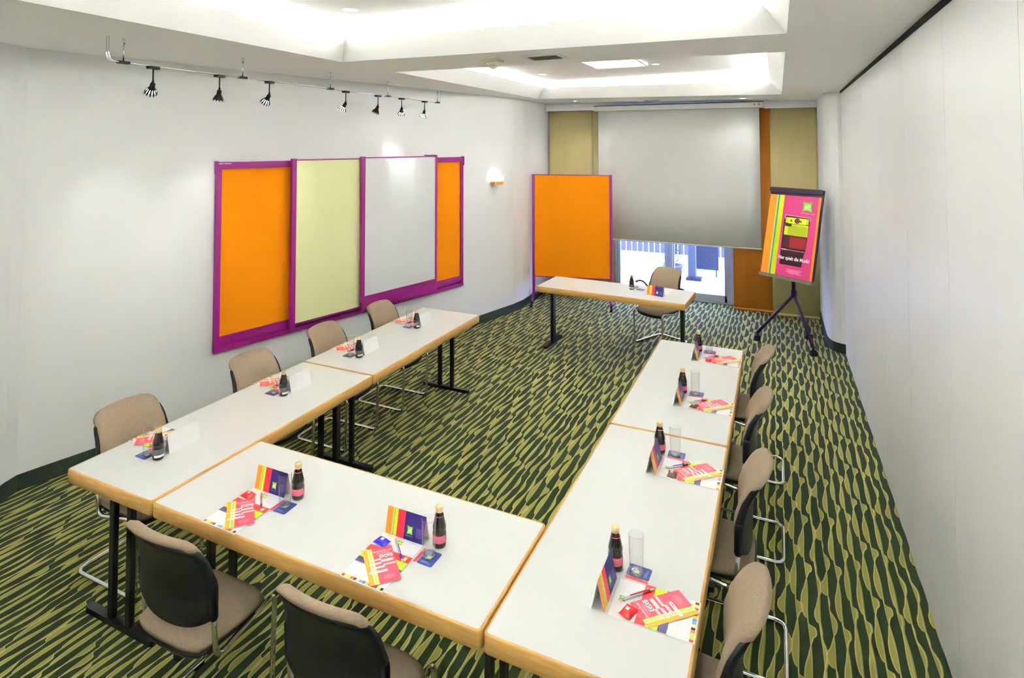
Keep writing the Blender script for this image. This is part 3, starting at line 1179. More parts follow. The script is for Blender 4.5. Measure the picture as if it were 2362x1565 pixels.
ORANGE, LIME, TEAL, RED, NAVY, PINKR = (240, 146, 22), (206, 224, 0), (150, 196, 150), (224, 40, 62), (48, 32, 116), (232, 70, 88)
def make_pad():
    w, d, h = 0.200, 0.292, 0.003
    p = Print(frame_fn(w, d, h))
    base_sheet(p, w, d, h, (246, 246, 246))
    p.cushion(0.50, 0.90, 0.075, 0.042, 1)
    cols = [(214, 60, 70), (190, 220, 60), (226, 210, 70), (220, 110, 50), (90, 70, 60), (240, 220, 150), (150, 170, 200), (90, 140, 200), (220, 200, 60), (230, 120, 50), (226, 90, 90), (214, 50, 60), (230, 220, 90), (90, 90, 40)]
    n = len(cols)
    for k, c in enumerate(cols):
        p.rect(0.01 + 0.98 * k / n, 0.015, 0.01 + 0.98 * (k + 0.92) / n, 0.062, c, 1)
    return p.build('notepad')
def make_leaflet():
    w, d, h = 0.205, 0.108, 0.0012
    p = Print(frame_fn(w, d, h))
    base_sheet(p, w, d, h)
    p.rect(0, 0.66, 1, 1, (226, 50, 56), 1)
    p.rect(0, 0.30, 1, 0.66, (178, 232, 10), 1)
    p.rect(0, 0.24, 1, 0.30, (236, 196, 40), 1)
    p.rect(0, 0, 1, 0.27, (92, 78, 140), 1)
    p.cushion(0.88, 0.83, 0.04, 0.11, 2)
    for k in range(4):
        p.rect(0.55, 0.03 + 0.05 * k, 0.95, 0.05 + 0.05 * k, (150, 140, 186), 2)
    return p.build('leaflet')
def make_flyer():
    w, d, h = 0.120, 0.208, 0.0012
    p = Print(frame_fn(w, d, h))
    base_sheet(p, w, d, h)
    p.rect(0, 0, 1, 1, PINKR, 1)
    p.rect(0, 0, 0.15, 1, (246, 160, 40), 2)
    p.rect(0.15, 0, 0.19, 1, (236, 236, 110), 2)
    p.rect(0.19, 0, 0.24, 1, (160, 214, 190), 2)
    p.rect(0.24, 0, 0.31, 1, (222, 240, 60), 2)
    p.text('Bewerten Sie uns!', 0.345, 0.865, 0.072, (255, 250, 250), 3, width=0.60, bold=0.012)
    for k in range(2):
        p.rect(0.42, 0.828 - 0.025 * k, 0.86, 0.838 - 0.025 * k, (246, 170, 176), 3)
    def bub(u0, v0, u1, v1, marks=(), lay=4):
        r = 0.03
        pts = []
        for cx, cy, a in ((u1 - r, v1 - r, 0), (u0 + r, v1 - r, 90), (u0 + r, v0 + r, 180), (u1 - r, v0 + r, 270)):
            for q in range(4):
                th = radians(a + 30 * q)
                pts.append((cx + r * cos(th), cy + r * 0.6 * sin(th)))
        p.poly(pts, (250, 248, 248), lay)
        n = len(marks)
        for q, col in enumerate(marks):
            a0 = u0 + (u1 - u0) * (0.14 + 0.72 * q / n)
            a1 = a0 + (u1 - u0) * 0.72 / n * 0.7
            p.rect(a0, v0 + (v1 - v0) * 0.36, a1, v0 + (v1 - v0) * 0.60, col, lay + 1)
    bub(0.14, 0.62, 0.54, 0.69, [(214, 200, 214)] * 5, 4)
    bub(0.50, 0.67, 0.95, 0.79, (), lay=5)
    for cx_ in (0.63, 0.81):                      # two round eyes of the owl-like emblem
        for rr_, cc in ((0.085, (60, 70, 60)), (0.068, (240, 242, 238)), (0.034, (150, 190, 160)), (0.016, (60, 70, 60))):
            p.poly([(cx_ + rr_ * cos(2 * pi * q / 14), 0.728 + rr_ * 0.55 * sin(2 * pi * q / 14)) for q in range(14)], cc, 6 + int(10 * (0.085 - rr_) / 0.02))
    bub(0.12, 0.51, 0.52, 0.59, [(200, 226, 200)] + [(206, 200, 222)] * 4, 4)
    bub(0.52, 0.55, 0.94, 0.64, [(214, 214, 222)] * 5, 4)
    bub(0.14, 0.40, 0.60, 0.48, [(204, 200, 220)] * 5, 4)
    bub(0.56, 0.45, 0.98, 0.52, [(224, 206, 214)] * 4, 4)
    bub(0.06, 0.28, 0.66, 0.37, [(190, 214, 236), (236, 200, 200), (236, 226, 180), (200, 214, 236), (150, 160, 150), (180, 70, 90)], 5)
    p.rect(0.50, 0.475, 0.55, 0.50, (190, 50, 70), 6)
    for k in range(5):
        p.rect(0.48, 0.19 - 0.024 * k, 0.84 - 0.03 * (k % 2), 0.199 - 0.024 * k, (248, 150, 160), 3)
    return p.build('flyer')
def make_coaster():
    w = 0.088
    g = Print(frame_fn(w, w, 0.0018))
    g.ink = lin((240, 240, 244))
    g.prism(rrect(0, 0, w, w, 0.009), 0, 0.0018)
    g.poly([(a / w, b / w) for a, b in rrect(0.016, 0, w, w, 0.008)], (58, 72, 142), 1)
    g.rect(0.19, 0.10, 0.24, 0.9, (90, 140, 196), 2)
    g.poly([(a / w, b / w) for a, b in rrect(0.0, 0.0, 0.0145, w, 0.005)], (222, 66, 66), 1)
    g.cushion(0.56, 0.56, 0.16, 0.16, 2)
    for k in range(3):
        g.rect(0.34, 0.14 + 0.05 * k, 0.86 - 0.1 * k, 0.16 + 0.05 * k, (150, 164, 214), 2)
    return g.build('coaster')
def make_card():
    """tent card; printed side leans away from the reader, local -y side is the printed one"""
    w, dep, h = 0.193, 0.046, 0.103
    sl = math.hypot(dep / 2, h)
    nrm = Vector((0, -h, dep / 2)).normalized()
    def fn(u, v, lay):
        q = Vector((u * w, v * dep / 2, v * h)) + nrm * (0.0004 + 0.00012 * lay)
        return tuple(q)
    p = Print(fn)
    th = 0.0006
    p.ink = lin((238, 238, 236))
    P = lambda x, y, z: p.v((x, y, z))
    a = [P(0, 0, 0), P(w, 0, 0), P(w, dep / 2, h), P(0, dep / 2, h)]
    b = [P(0, th, 0), P(w, th, 0), P(w, dep / 2, h - 0.003), P(0, dep / 2, h - 0.003)]
    c_ = [P(0, dep, 0), P(w, dep, 0)]
    d_ = [P(0, dep - th, 0), P(w, dep - th, 0)]
    p.f([a[0], a[1], a[2], a[3]])
    p.f([b[0], b[3], b[2], b[1]])
    p.f([a[3], a[2], c_[1], c_[0]])
    p.f([b[3], d_[0], d_[1], b[2]])
    for q in ((a[0], b[0], b[1], a[1]), (c_[0], c_[1], d_[1], d_[0]), (a[0], a[3], b[3], b[0]), (a[1], b[1], b[2], a[2]), (a[3], c_[0], d_[0], b[3]), (a[2], b[2], d_[1], c_[1])):
        p.f(list(q))
    p.rect(0, 0, 0.155, 1, (238, 140, 28), 1)
    p.rect(0.155, 0, 0.18, 1, (226, 226, 96), 1)
    p.rect(0.18, 0, 0.20, 1, (110, 170, 160), 1)
    p.rect(0.20, 0, 0.285, 1, (206, 226, 0), 1)
    p.rect(0.285, 0, 0.48, 1, (226, 36, 62), 1)
    p.rect(0.48, 0, 1, 1, (44, 30, 112), 1)
    p.cushion(0.625, 0.36, 0.072, 0.15, 2)
    p.rect(0.53, 0.135, 0.72, 0.165, (112, 108, 170), 2)
    for k in range(6):
        p.rect(0.78, 0.46 - 0.055 * k, 0.94 - 0.02 * (k % 2), 0.485 - 0.055 * k, (118, 108, 172), 2)
    return p.build('tent_card')
def make_bottle(name='juice_bottle'):
    t = empty(name)
    g = G().m('dark_juice')
    g.lathe([(0.020, 0.0), (0.0265, 0.002), (0.0285, 0.008), (0.0285, 0.062), (0.0265, 0.067), (0.0285, 0.072), (0.0285, 0.082), (0.0255, 0.094), (0.0215, 0.110), (0.0175, 0.128), (0.0135, 0.142), (0.0125, 0.148)], 24, cap1=True)
    g.build('body', t)
    g = G().m('gold_cap')
    g.lathe([(0.0128, 0.138), (0.0150, 0.1385), (0.0155, 0.144), (0.0155, 0.158), (0.0140, 0.1625), (0.006, 0.1635)], 24)
    g.build('cap', t)
    n = 24
    def band(r, z0, z1, a0, a1, m, name_):
        g = G().m(m)
        k0 = 14
        lo = [(r * cos(a0 + (a1 - a0) * k / k0), r * sin(a0 + (a1 - a0) * k / k0), z0) for k in range(k0 + 1)]
        hi = [(p[0], p[1], z1) for p in lo]
        li = [(p[0] * 0.985, p[1] * 0.985, z0) for p in lo]
        hi_i = [(p[0] * 0.985, p[1] * 0.985, z1) for p in lo]
        L0, H0, L1, H1 = ([g.v(p) for p in q] for q in (lo, hi, li, hi_i))
        for k in range(k0):
            g.f([L0[k], L0[k + 1], H0[k + 1], H0[k]], True)
            g.f([H0[k], H0[k + 1], H1[k + 1], H1[k]], True)
            g.f([L1[k], H1[k], H1[k + 1], L1[k + 1]], True)
        return g.build(name_, t)
    # person sits on the local -y side: pink picture label there, grey and white text label behind
    band(0.0289, 0.022, 0.052, radians(180), radians(360), 'label_pink', 'label')['label'] = 'pink front label'
    band(0.0290, 0.028, 0.058, radians(0), radians(180), 'label_grey', 'label')['label'] = 'grey back label'
    band(0.0292, 0.016, 0.028, radians(25), radians(150), 'label_white', 'label')['label'] = 'white strip of the back label'
    band(0.0192, 0.1225, 0.1255, radians(170), radians(370), 'label_pink', 'neck_label')
    return t
def make_glass():
    t = empty('drinking_glass')
    g = G().m('tumbler_glass')
    g.lathe([(0.0255, 0.004), (0.0265, 0.012), (0.0280, 0.080), (0.0300, 0.149), (0.0303, 0.1515), (0.0296, 0.1525), (0.0288, 0.149), (0.0267, 0.080), (0.0252, 0.016), (0.0240, 0.0125)], 28, cap0=False, cap1=False)
    g.build('wall', t)
    g = G().m('glass_base')
    g.lathe([(0.020, 0.0), (0.0250, 0.001), (0.0262, 0.0045), (0.0262, 0.0120), (0.022, 0.0135), (0.010, 0.0125)], 28)
    g.build('base', t)
    return t
def make_sweet(m):
    """foil-wrapped square chocolate with pinched ends"""
    g = G().m(m)
    n, k = 10, 8
    F, B = [], []
    for j in range(k + 1):
        v = -1 + 2 * j / k
        rf, rb = [], []
        for i in range(n + 1):
            u = -1 + 2 * i / n
            au = abs(u)
            body = max(0.0, 1 - (au / 0.78) ** 4) * max(0.0, 1 - abs(v) ** 4)
            yk = 1.0 if au < 0.7 else 1.0 + 0.12 * (au - 0.7) / 0.3
            zig = 0.0008 * ((-1) ** i) if au > 0.7 else 0
            rf.append((u * 0.030, v * 0.021 * yk, 0.003 + 0.0100 * body ** 0.5 + zig))
            rb.append((u * 0.030, v * 0.021 * yk, 0.0022 - 0.0022 * min(1, body * 2) + zig))
        F.append(rf)
        B.append(rb)
    slab(g, F, B)
    o = g.build('wrapped_chocolate')
    g = G().m('label_white')
    g.box(-0.007, -0.004, 0.0126, 0.007, 0.009, 0.0136)
    g.build('emblem', o)
    return o
def make_pen(m):
    t = empty('ballpoint_pen')
    g = G().m('pen_white')
    def cyl(x0, x1, r0, r1, gg):
        gg.loops([[(x0, r0 * cos(2 * pi * k / 12), 0.0052 + r0 * sin(2 * pi * k / 12)) for k in range(12)], [(x1, r1 * cos(2 * pi * k / 12), 0.0052 + r1 * sin(2 * pi * k / 12)) for k in range(12)]])
    cyl(0.0, 0.086, 0.0045, 0.005, g)
    cyl(0.118, 0.138, 0.004, 0.0028, g)
    g.build('barrel', t)
    g = G().m(m)
    cyl(0.086, 0.118, 0.0052, 0.0048, g)
    g.box(0.030, -0.0012, 0.010, 0.100, 0.0012, 0.0125)
    g.build('clip', t)
    g = G().m('chrome')
    cyl(-0.012, 0.0, 0.0032, 0.0045, g)
    g.build('tip', t)
    return t

protos = {}
def use(key, maker):
    if key not in protos:
        protos[key] = maker()
        return protos[key]
    return copy_tree(protos[key])

def setting(ox, oy, rz, where, choc, pen='red', dv=0.0, jit=0.0):
    """ox, oy: where the left edge of the place meets the table edge; rz turns local +y to point away from the sitter"""
    R = Matrix.Translation((ox, oy, 0)) @ Matrix.Rotation(rz, 4, 'Z')
    rnd = random.Random(where)
    def put(o, u, v, z, a=0.0):
        p = R @ Vector((u, v, z))
        o.location = p
        o.rotation_euler = (0, 0, rz + a)
        return o
    j = lambda s: rnd.uniform(-s, s)
    o = put(use('pad', make_pad), 0.0, 0.004, TZ, j(0.01))
    tag(o, 'white A4 notepad, ' + where, 'notepad', 'notepads on the tables')
    o = put(use('leaf', make_leaflet), -0.001, 0.096 + j(0.003), TZ + 0.0036, j(0.02))
    tag(o, 'red, green and purple banded leaflet, ' + where, 'leaflet', 'banded leaflets on the notepads')
    # flyer turned about 42 degrees: lower-left corner position measured from the photo
    o = put(use('flyer', make_flyer), 0.143 + j(0.003), 0.004, TZ + 0.0054, radians(45) + j(0.02))
    tag(o, 'pink flyer with white speech bubbles, ' + where, 'flyer', 'pink flyers on the notepads')
    o = put(use('card', make_card), 0.004, 0.300 + dv, TZ, j(0.01))
    tag(o, 'striped folded tent card, ' + where, 'tent card', 'striped tent cards on the tables')
    o = put(use('coaster', make_coaster), 0.208 + j(0.004), 0.198, TZ, j(0.04))
    tag(o, 'blue coaster with red stripe, ' + where, 'coaster', 'blue coasters on the tables')
    o = put(use('glass', make_glass), 0.250 + jit, 0.248, TZ + 0.0022)
    tag(o, 'tall clear empty glass, ' + where, 'glass', 'clear glasses on the coasters')
    o = put(use('bottle', make_bottle), 0.252 + jit, 0.330, TZ, j(0.3))
    tag(o, 'dark juice bottle with gold cap, ' + where, 'bottle', 'juice bottles on the tables')
    o = put(use('choc_' + choc, lambda: make_sweet(choc + '_foil')), 0.036, 0.232, TZ + 0.0070, radians(-8) + j(0.2))
    tag(o, choc + ' foil-wrapped chocolate, ' + where, 'chocolate', 'wrapped chocolates on the notepads')
    o = put(use('pen_' + pen, lambda: make_pen('pen_' + pen)), 0.088, 0.262, TZ + 0.0036, radians(-44) + j(0.06))
    tag(o, 'white ballpoint pen with ' + pen + ' clip, ' + where, 'pen', 'ballpoint pens on the notepads')

# long left row: sitters face +x; cross table: face +y; right row: face -x
for i, (y, w, ch, pn) in enumerate(((2.430, 'nearest place of the left row', 'red', 'red'), (3.335, 'second-nearest place of the left row', 'red', 'red'),
                                (4.140, 'third place from the camera in the left row', 'red', 'blue'), (4.985, 'farthest place of the left row', 'red', 'red'))):
    setting(-3.326, y, -pi / 2, w, ch, pn)
setting(-2.322, 1.901, 0, 'left place of the cross table', 'red', 'red')
setting(-1.552, 1.901, 0, 'right place of the cross table', 'blue', 'blue', jit=0.004)
for i, (y, w, ch, pn) in enumerate(((2.168, 'nearest place of the right row', 'red', 'red'), (3.165, 'second-nearest place of the right row', 'brown', 'blue'),
                                (4.045, 'third place from the camera in the right row', 'brown', 'red'), (4.955, 'farthest place of the right row', 'red', 'red'))):
    setting(-0.272, y, pi / 2, w, ch, pn, dv=0.012)
# presenter's table
PW = 'on the free-standing table before the screen'
def put3(o, x, y, z, a):
    o.location = (x, y, z)
    o.rotation_euler = (0, 0, a)
    return o
tag(put3(use('bottle', make_bottle), -1.549, 7.085, TZ, pi), 'dark juice bottle with gold cap, ' + PW, 'bottle', 'juice bottles on the tables')
tag(put3(use('coaster', make_coaster), -1.39, 7.13, TZ, pi - 0.3), 'blue coaster with red stripe, ' + PW, 'coaster', 'blue coasters on the tables')
tag(put3(use('glass', make_glass), -1.515, 7.175, TZ, 0), 'tall clear empty glass, ' + PW, 'glass', 'clear glasses on the coasters')
tag(put3(use('pad', make_pad), -1.10, 7.31, TZ, pi - 0.1), 'white A4 notepad, ' + PW, 'notepad', 'notepads on the tables')
tag(put3(use('card', make_card), -1.345, 6.925, TZ, -0.29), 'striped folded tent card, ' + PW, 'tent card', 'striped tent cards on the tables')

# ------------------------------------------------------------------ mobile pinboard
PA = math.atan2(0.27, 1.13)
t = empty('mobile_pinboard', (-3.395, 8.70, 0), PA)
tag(t, 'orange felt pinboard in a purple frame standing on castors before the window', 'pinboard')
PWD = 1.165
for x in (0.0, PWD):
    g = G().m('purple_frame')
    g.prism(rrect(x - 0.021, -0.018, x + 0.021, 0.018, 0.006, 3), 0.14, 1.97)
    g.build('post', t)
    g = G().m('purple_frame')
    for s in (-1, 1):
        pts = fillet([(x, 0, 0.17), (x, s * 0.10, 0.125), (x, s * 0.27, 0.085)], 0.05, 4)
        g.tube(pts, 0.019, 8)
    lg = g.build('leg', t)
    for s in (-1, 1):
        g = G().m('black_plastic')
        g.tube([(x - 0.018, s * 0.275, 0.026), (x + 0.018, s * 0.275, 0.026)], 0.026, 14)
        g.tube([(x, s * 0.268, 0.05), (x, s * 0.265, 0.085)], 0.014, 8)
        g.build('castor', t)
g = G().m('purple_frame')
g.box(0.021, -0.016, 1.955, PWD - 0.021, 0.016, 1.968)
g.box(0.021, -0.016, 0.405, PWD - 0.021, 0.016, 0.420)
g.build('frame_bar', t)
g = G().m('orange_felt')
g.box(0.021, -0.014, 0.420, PWD - 0.021, 0.014, 1.955)
g.build('felt_panel', t)

# ------------------------------------------------------------------ flip chart with poster
ctr_b, ctr_t = Vector((0.100, 8.118, 0.83)), Vector((0.170, 8.368, 1.88))
ax = Vector((0.815, -0.579, 0)).normalized()
up = (ctr_t - ctr_b).normalized()
up = (up - ax * up.dot(ax)).normalized()
nn = ax.cross(up).normalized()          # points towards the room
if nn.y > 0:
    nn = -nn
FW, FH = 0.690, 1.075
mid = (ctr_b + ctr_t) / 2
fc = empty('flip_chart', (0.14, 8.24, 0))
tag(fc, 'plum-coloured flip chart on a three-legged castor stand in the right corner', 'flip chart')
inv = Matrix.Translation(-Vector((0.14, 8.24, 0)))
FM = inv @ Matrix((( ax.x, up.x, nn.x, mid.x), (ax.y, up.y, nn.y, mid.y), (ax.z, up.z, nn.z, mid.z), (0, 0, 0, 1)))
def fbox(name, m, x0, y0, z0, x1, y1, z1, par=fc):
    g = G().m(m)
    g.M = FM
    g.box(x0, y0, z0, x1, y1, z1)
    return g.build(name, par)
fbox('board', 'plum_metal', -FW / 2, -FH / 2, -0.024, FW / 2, FH / 2, -0.004)
g = G().m('plum_metal')
g.M = FM
g.prism(rrect(-FW / 2 - 0.004, FH / 2 - 0.055, FW / 2 + 0.004, FH / 2 + 0.004, 0.02, 4), -0.02, 0.022)
g.build('clamp_bar', fc)
g = G().m('vent_grey')
g.M = FM
g.box(-FW / 2, -FH / 2 - 0.038, -0.02, FW / 2, -FH / 2 + 0.002, 0.030)
g.build('pen_tray', fc)
# mast, hub and legs, given in world space
def wtube(name, pts, r, m='plum_metal', par=fc, n=12):
    g = G().m(m)
    g.M = inv
    g.tube(pts, r, n)
    return g.build(name, par)
hub = Vector((0.150, 8.270, 0.600))
wtube('mast', [hub, hub + Vector((0.0, 0.02, 0.30)), hub + Vector((0.0, 0.05, 0.75))], 0.024)
wtube('hub', [hub + Vector((0, 0, -0.035)), hub + Vector((0, 0, 0.055))], 0.036)
for foot in ((-0.262, 8.244), (0.335, 7.905), (0.318, 8.56)):
    e = Vector((foot[0], foot[1], 0.095))
    lg = wtube('leg', [hub, e], 0.0195)
    g = G().m('black_plastic')
    g.M = inv
    d = Vector((e.y - hub.y, hub.x - e.x, 0)).normalized()
    c = Vector((foot[0], foot[1], 0.036))
    for s in (-1, 1):
        g.tube([c + d * (s * 0.008), c + d * (s * 0.014), c + d * (s * 0.030), c + d * (s * 0.034)], 0.036, 16, taper=[0.55, 1.0, 1.0, 0.7])
    g.tube([c + Vector((0, 0, 0.02)), e + Vector((0, 0, -0.005))], 0.014, 8)
    g.build('castor', fc)
# poster: hangs on the flip chart, a thing of its own
PWi, PHi = 0.668, 0.985
def pfn(u, v, lay):
    q = FM @ Vector(((u - 0.5) * PWi - 0.006, v * PHi - FH / 2 + 0.004, 0.0012 + 0.0003 * lay))
    return tuple(q)
p = Print(pfn)
p.ink = lin((236, 236, 236))
for w0, w1 in ((0, -6),):
    p.quad(pfn(0, 0, 0), pfn(1, 0, 0), pfn(1, 1, 0), pfn(0, 1, 0))
    p.quad(pfn(0, 0, -2), pfn(0, 1, -2), pfn(1, 1, -2), pfn(1, 0, -2))
    for q in (((0, 0), (1, 0)), ((1, 0), (1, 1)), ((1, 1), (0, 1)), ((0, 1), (0, 0))):
        p.quad(pfn(*q[0], 0), pfn(*q[0], -2), pfn(*q[1], -2), pfn(*q[1], 0))
MAG = (206, 58, 122)
p.rect(0, 0, 1, 1, MAG, 1)
p.rect(0, 0, 0.145, 1, (240, 142, 26), 2)
p.rect(0.145, 0, 0.170, 1, (206, 216, 90), 2)
p.rect(0.170, 0, 0.200, 1, (60, 160, 170), 2)
p.rect(0.200, 0, 0.295, 1, (216, 228, 0), 2)
p.rect(0.955, 0, 1, 1, (240, 132, 30), 2)
p.cushion(0.765, 0.875, 0.095, 0.062, 3)
p.rect(0.645, 0.786, 0.905, 0.792, (236, 180, 206), 3)
# the jukebox picture
p.poly([(0.36, 0.14), (0.78, 0.14), (0.80, 0.30), (0.82, 0.33), (0.84, 0.745), (0.36, 0.755), (0.345, 0.70), (0.345, 0.30)], (40, 14, 26), 3)
p.poly([(0.352, 0.70), (0.352, 0.755), (0.845, 0.745), (0.845, 0.70), (0.832, 0.70), (0.832, 0.735), (0.364, 0.744), (0.364, 0.70)], (214, 170, 196), 4)
p.rect(0.375, 0.655, 0.82, 0.725, (196, 210, 20), 4)
p.rect(0.425, 0.650, 0.775, 0.725, (226, 236, 30), 5)
for a in (0.485, 0.67):
    p.rect(a - 0.018, 0.672, a + 0.018, 0.700, (120, 130, 20), 6)
for rr_, cc, l_ in ((0.052, (40, 30, 34), 6), (0.036, (180, 60, 110), 7), (0.014, (60, 20, 50), 8)):
    p.poly([(0.60 + rr_ * cos(2 * pi * k / 16), 0.688 + rr_ * 0.62 * sin(2 * pi * k / 16)) for k in range(16)], cc, l_)
p.rect(0.37, 0.505, 0.825, 0.645, (206, 220, 30), 4)
for k in range(8):
    p.rect(0.44, 0.513 + 0.014 * k, 0.81, 0.518 + 0.014 * k, (120, 130, 24), 5)
p.rect(0.375, 0.612, 0.50, 0.645, (60, 70, 20), 5)
p.rect(0.375, 0.345, 0.82, 0.495, (74, 20, 30), 4)
p.rect(0.50, 0.355, 0.815, 0.490, (150, 24, 34), 5)
p.rect(0.355, 0.318, 0.83, 0.330, (170, 110, 140), 5)
p.rect(0.355, 0.322, 0.46, 0.331, (236, 220, 230), 6)
p.rect(0.39, 0.16, 0.78, 0.305, (54, 14, 30), 4)
p.text('Hier spielt die Musik!', 0.318, 0.205, 0.062, (252, 248, 250), 9, width=0.60, bold=0.02)
for k in range(4):
    p.rect(0.50 + 0.02 * (k % 2) + (0.03 if k == 3 else 0), 0.088 - 0.014 * k, 0.80 - 0.02 * (k % 3), 0.093 - 0.014 * k, (240, 190, 214), 3)
po = p.build('poster')
po.parent = fc
bpy.context.view_layer.update()
mw = Matrix.Translation(Vector((0.14, 8.24, 0)))
po.parent = None
po.matrix_world = mw
tag(po, 'magenta poster of a jukebox reading Hier spielt die Musik clipped to the flip chart', 'poster')

# ------------------------------------------------------------------ screen and panel curtains
t = empty('projection_screen', (-1.395, 9.40, 0))
tag(t, 'large white pull-down projection screen covering the middle of the window', 'projection screen')
g = G().m('screen_box')
g.prism([(-1.215, -0.075), (1.225, -0.075), (1.225, 0.045), (-1.215, 0.045)], 2.955, 3.030)
hb = g.build('housing', t)
g = G().m('label_pink')
g.box(1.10, -0.0765, 2.985, 1.12, -0.0748, 3.005)
g.box(1.16, -0.0765, 2.985, 1.18, -0.0748, 3.005)
g.build('sticker', t)
g = G().m('screen_cloth')
nx = 12
rows = [(-1.165 + 2.335 * k / nx, 0.004 * sin(k * 1.3)) for k in range(nx + 1)]
Fr = [[(x, -0.004 + y * zf, z) for x, y in rows] for z, zf in ((0.955, 1.0), (1.6, 0.8), (2.3, 0.5), (2.97, 0.0))]
Bk = [[(x, 0.0 + y * zf, z) for x, y in rows] for z, zf in ((0.955, 1.0), (1.6, 0.8), (2.3, 0.5), (2.97, 0.0))]
slab(g, Fr, Bk)
g.build('screen_cloth', t)
g = G().m('screen_box')
g.tube([(-1.172, 0, 0.945), (1.178, 0, 0.945)], 0.011, 10)
g.build('weight_bar', t)
g = G().m('black_gap')
g.box(-1.215, -0.075, 3.032, 1.225, 0.03, 3.040)
g.build('shadow_gap', t)

def curtain(x0, x1, y, z0, z1, m, label, wave=0.010, seed=0):
    t = empty('panel_curtain', ((x0 + x1) / 2, y, 0))
    tag(t, label, 'curtain', 'panel curtains at the window')
    w = (x1 - x0) / 2
    n = 18
    g = G().m(m)
    row = [(-w + 2 * w * k / n, wave * sin(k * 0.55 + seed) * 0.6 + wave * 0.4 * sin(k * 1.3 + seed * 2)) for k in range(n + 1)]
    zs = (z0 + 0.03, z0 + (z1 - z0) * 0.5, z1)
    Fr = [[(x, yy - 0.0012, z) for x, yy in row] for z in zs]
    Bk = [[(x, yy + 0.0012, z) for x, yy in row] for z in zs]
    slab(g, Fr, Bk)
    g.build('cloth', t)
    g = G().m(m)
    row2 = [[(x, yy - 0.006, z) for x, yy in row] for z in (z0, z0 + 0.034)]
    row3 = [[(x, yy + 0.006, z) for x, yy in row] for z in (z0, z0 + 0.034)]
    slab(g, row2, row3)
    g.build('hem_bar', t)
curtain(-3.47, -2.715, 9.600, 0.012, 2.995, 'beige_curtain', 'beige panel curtain at the left end of the window', seed=0.4)
curtain(-2.90, -2.350, 9.635, 0.012, 2.985, 'beige_curtain', 'darker beige panel curtain partly behind the left edge of the screen', seed=1.7)
curtain(-0.610, -0.070, 9.635, 0.010, 2.960, 'orange_curtain', 'orange-brown panel curtain right of the projection screen', seed=2.2)
curtain(-0.092, 0.502, 9.600, 0.000, 2.955, 'beige_curtain', 'beige panel curtain between the orange curtain and the column', seed=3.4)
bpy.data.objects['panel_curtain.003']['label'] = 'beige panel curtain between the orange curtain and the column'

# ------------------------------------------------------------------ terrace door
dr = struct(empty('door_1', (0, 9.93, 0)))
def dbox(name, m, x0, z0, x1, z1, y0=-0.035, y1=0.035, par=dr):
    g = G().m(m)
    g.box(x0, y0, z0, x1, y1, z1)
    return g.build(name, par)
for x0, x1 in ((-2.44, -2.395), (-0.655, -0.60)):
    dbox('jamb', 'door_frame', x0, 0, x1, 2.30, -0.05, 0.05)
dbox('lintel', 'door_frame', -2.395, 2.25, -0.655, 2.30, -0.05, 0.05)
dbox('threshold', 'door_frame', -2.395, 0.0, -0.655, 0.020, -0.05, 0.05)
for (x0, x1) in ((-2.390, -1.570), (-1.562, -0.660)):
    lf = dbox('door_leaf', 'door_frame', x0, 0.020, x0 + 0.045 if x0 < -2 else x0 + 0.070, 2.245)
    dbox('stile', 'door_frame', x1 - (0.068 if x0 < -2 else 0.095), 0.020, x1, 2.245, par=lf)
    dbox('bottom_rail', 'door_frame', x0 + 0.04, 0.020, x1 - 0.06, 0.125, par=lf)
    dbox('top_rail', 'door_frame', x0 + 0.04, 2.17, x1 - 0.06, 2.245, par=lf)
    dbox('pane', 'window_glass', x0 + 0.04, 0.125, x1 - 0.06, 2.17, -0.006, 0.006, par=lf)
dbox('meeting_strip', 'white_trim', -1.520, 0.03, -1.510, 2.24, -0.045, -0.034)

# ------------------------------------------------------------------ outside
g = G().m('concrete')
g.quad((-14, 10.03, -0.075), (12, 10.03, -0.075), (12, 30, -0.075), (-14, 30, -0.075))
gp = struct(g.build('ground_terrace'))
k = 0
for iy in range(7):
    for ix in range(9):
        if k == 0:
            g = G().m('paving_stone')
            g.box(-0.197, -0.197, -0.03, 0.197, 0.197, 0.0)
            first = g.build('paving_slab', gp)
            s_ = first
        else:
            s_ = first.copy()
            COL.objects.link(s_)
            s_.parent = gp
        s_.location = (-3.8 + 0.4 * ix, 10.26 + 0.4 * iy, -0.045 + 0.004 * random.random())
        k += 1
g = G().m('concrete')
g.box(-9, 12.95, -0.075, 6, 13.15, 0.14)
t = tag(g.build('garden_wall'), 'low pale concrete garden wall across the terrace outside the door', 'wall')
fn_ = empty('garden_fence', (-4.0, 14.3, -0.07))
tag(fn_, 'pale upright-slat fence behind the garden wall outside', 'fence')
first = None
for i in range(44):
    if first is None:
        g = G().m('fence_wood')
        g.box(-0.055, -0.012, 0.0, 0.055, 0.012, 1.3, 0.006)
        first = g.build('slat', fn_)
        s_ = first
    else:
        s_ = first.copy()
        COL.objects.link(s_)
        s_.parent = fn_
    s_.location = (i * 0.13 - 1.0, 0, 0.012 * random.random())
g = G().m('fence_wood')
g.box(-1.1, 0.012, 0.4, 4.8, 0.05, 0.5)
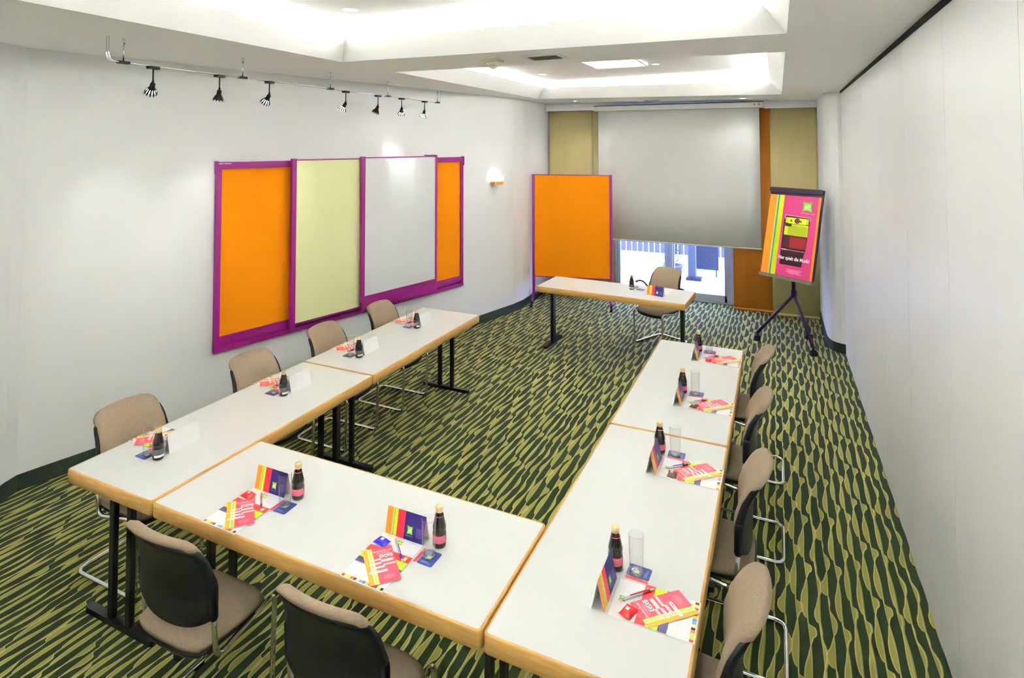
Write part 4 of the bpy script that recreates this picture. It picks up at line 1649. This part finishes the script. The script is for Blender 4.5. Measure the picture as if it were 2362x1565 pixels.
g.box(-1.1, 0.012, 1.0, 4.8, 0.05, 1.1)
g.build('cross_rail', fn_)
# slanted sign post with plinth
t = empty('terrace_post', (-1.42, 11.66, -0.045))
tag(t, 'pale metal post on a dark foot plate standing on the terrace', 'post')
g = G().m('pale_metal')
g.box(-0.09, -0.05, 0.03, 0.05, 0.05, 1.5, 0.01)
g.build('column', t)
g = G().m('blue_grey_metal')
g.box(-0.12, -0.10, 0.0, 0.14, 0.10, 0.05)
g.build('foot_plate', t)
t = empty('wind_screen', (-1.22, 12.05, -0.045))
tag(t, 'dark blue-grey board hanging on a rail beyond the terrace', 'board')
g = G().m('blue_grey_metal')
g.box(-0.24, -0.015, 0.13, 0.20, 0.015, 0.56)
g.build('panel', t)
g = G().m('pale_metal')
for x in (-0.20, 0.16):
    g.box(x - 0.015, -0.01, 0.0, x + 0.015, 0.01, 0.14)
g.box(-0.26, -0.025, 0.56, 0.22, 0.025, 0.585)
g.build('frame', t)
t = empty('potted_conifer', (-1.74, 11.33, -0.045))
tag(t, 'small conifer in a grey pot seen through the terrace door', 'plant')
g = G().m('pot')
g.lathe([(0.11, 0), (0.14, 0.02), (0.17, 0.28), (0.185, 0.28), (0.185, 0.31), (0.15, 0.31), (0.14, 0.27)], 20)
g.build('pot', t)
g = G().m('bark')
g.tube([(0, 0, 0.25), (0.01, 0, 0.9)], 0.015, 8)
g.build('trunk', t)
g = G().m('leaf')
rnd = random.Random(4)
for i in range(2200):
    h = rnd.random()
    r = 0.17 * (1 - h) ** 0.7 * math.sqrt(rnd.random())
    a = rnd.uniform(0, 2 * pi)
    c = Vector((r * cos(a), r * sin(a), 0.38 + h * 0.85))
    d = Vector((cos(a), sin(a), rnd.uniform(-0.2, 0.8))).normalized() * 0.05
    sd = Vector((-sin(a), cos(a), rnd.uniform(-0.3, 0.3))) * 0.008
    g.f([g.v(c), g.v(c + d * 0.5 + sd), g.v(c + d), g.v(c + d * 0.5 - sd)])
o = g.build('foliage', t)
o['kind'] = 'stuff'
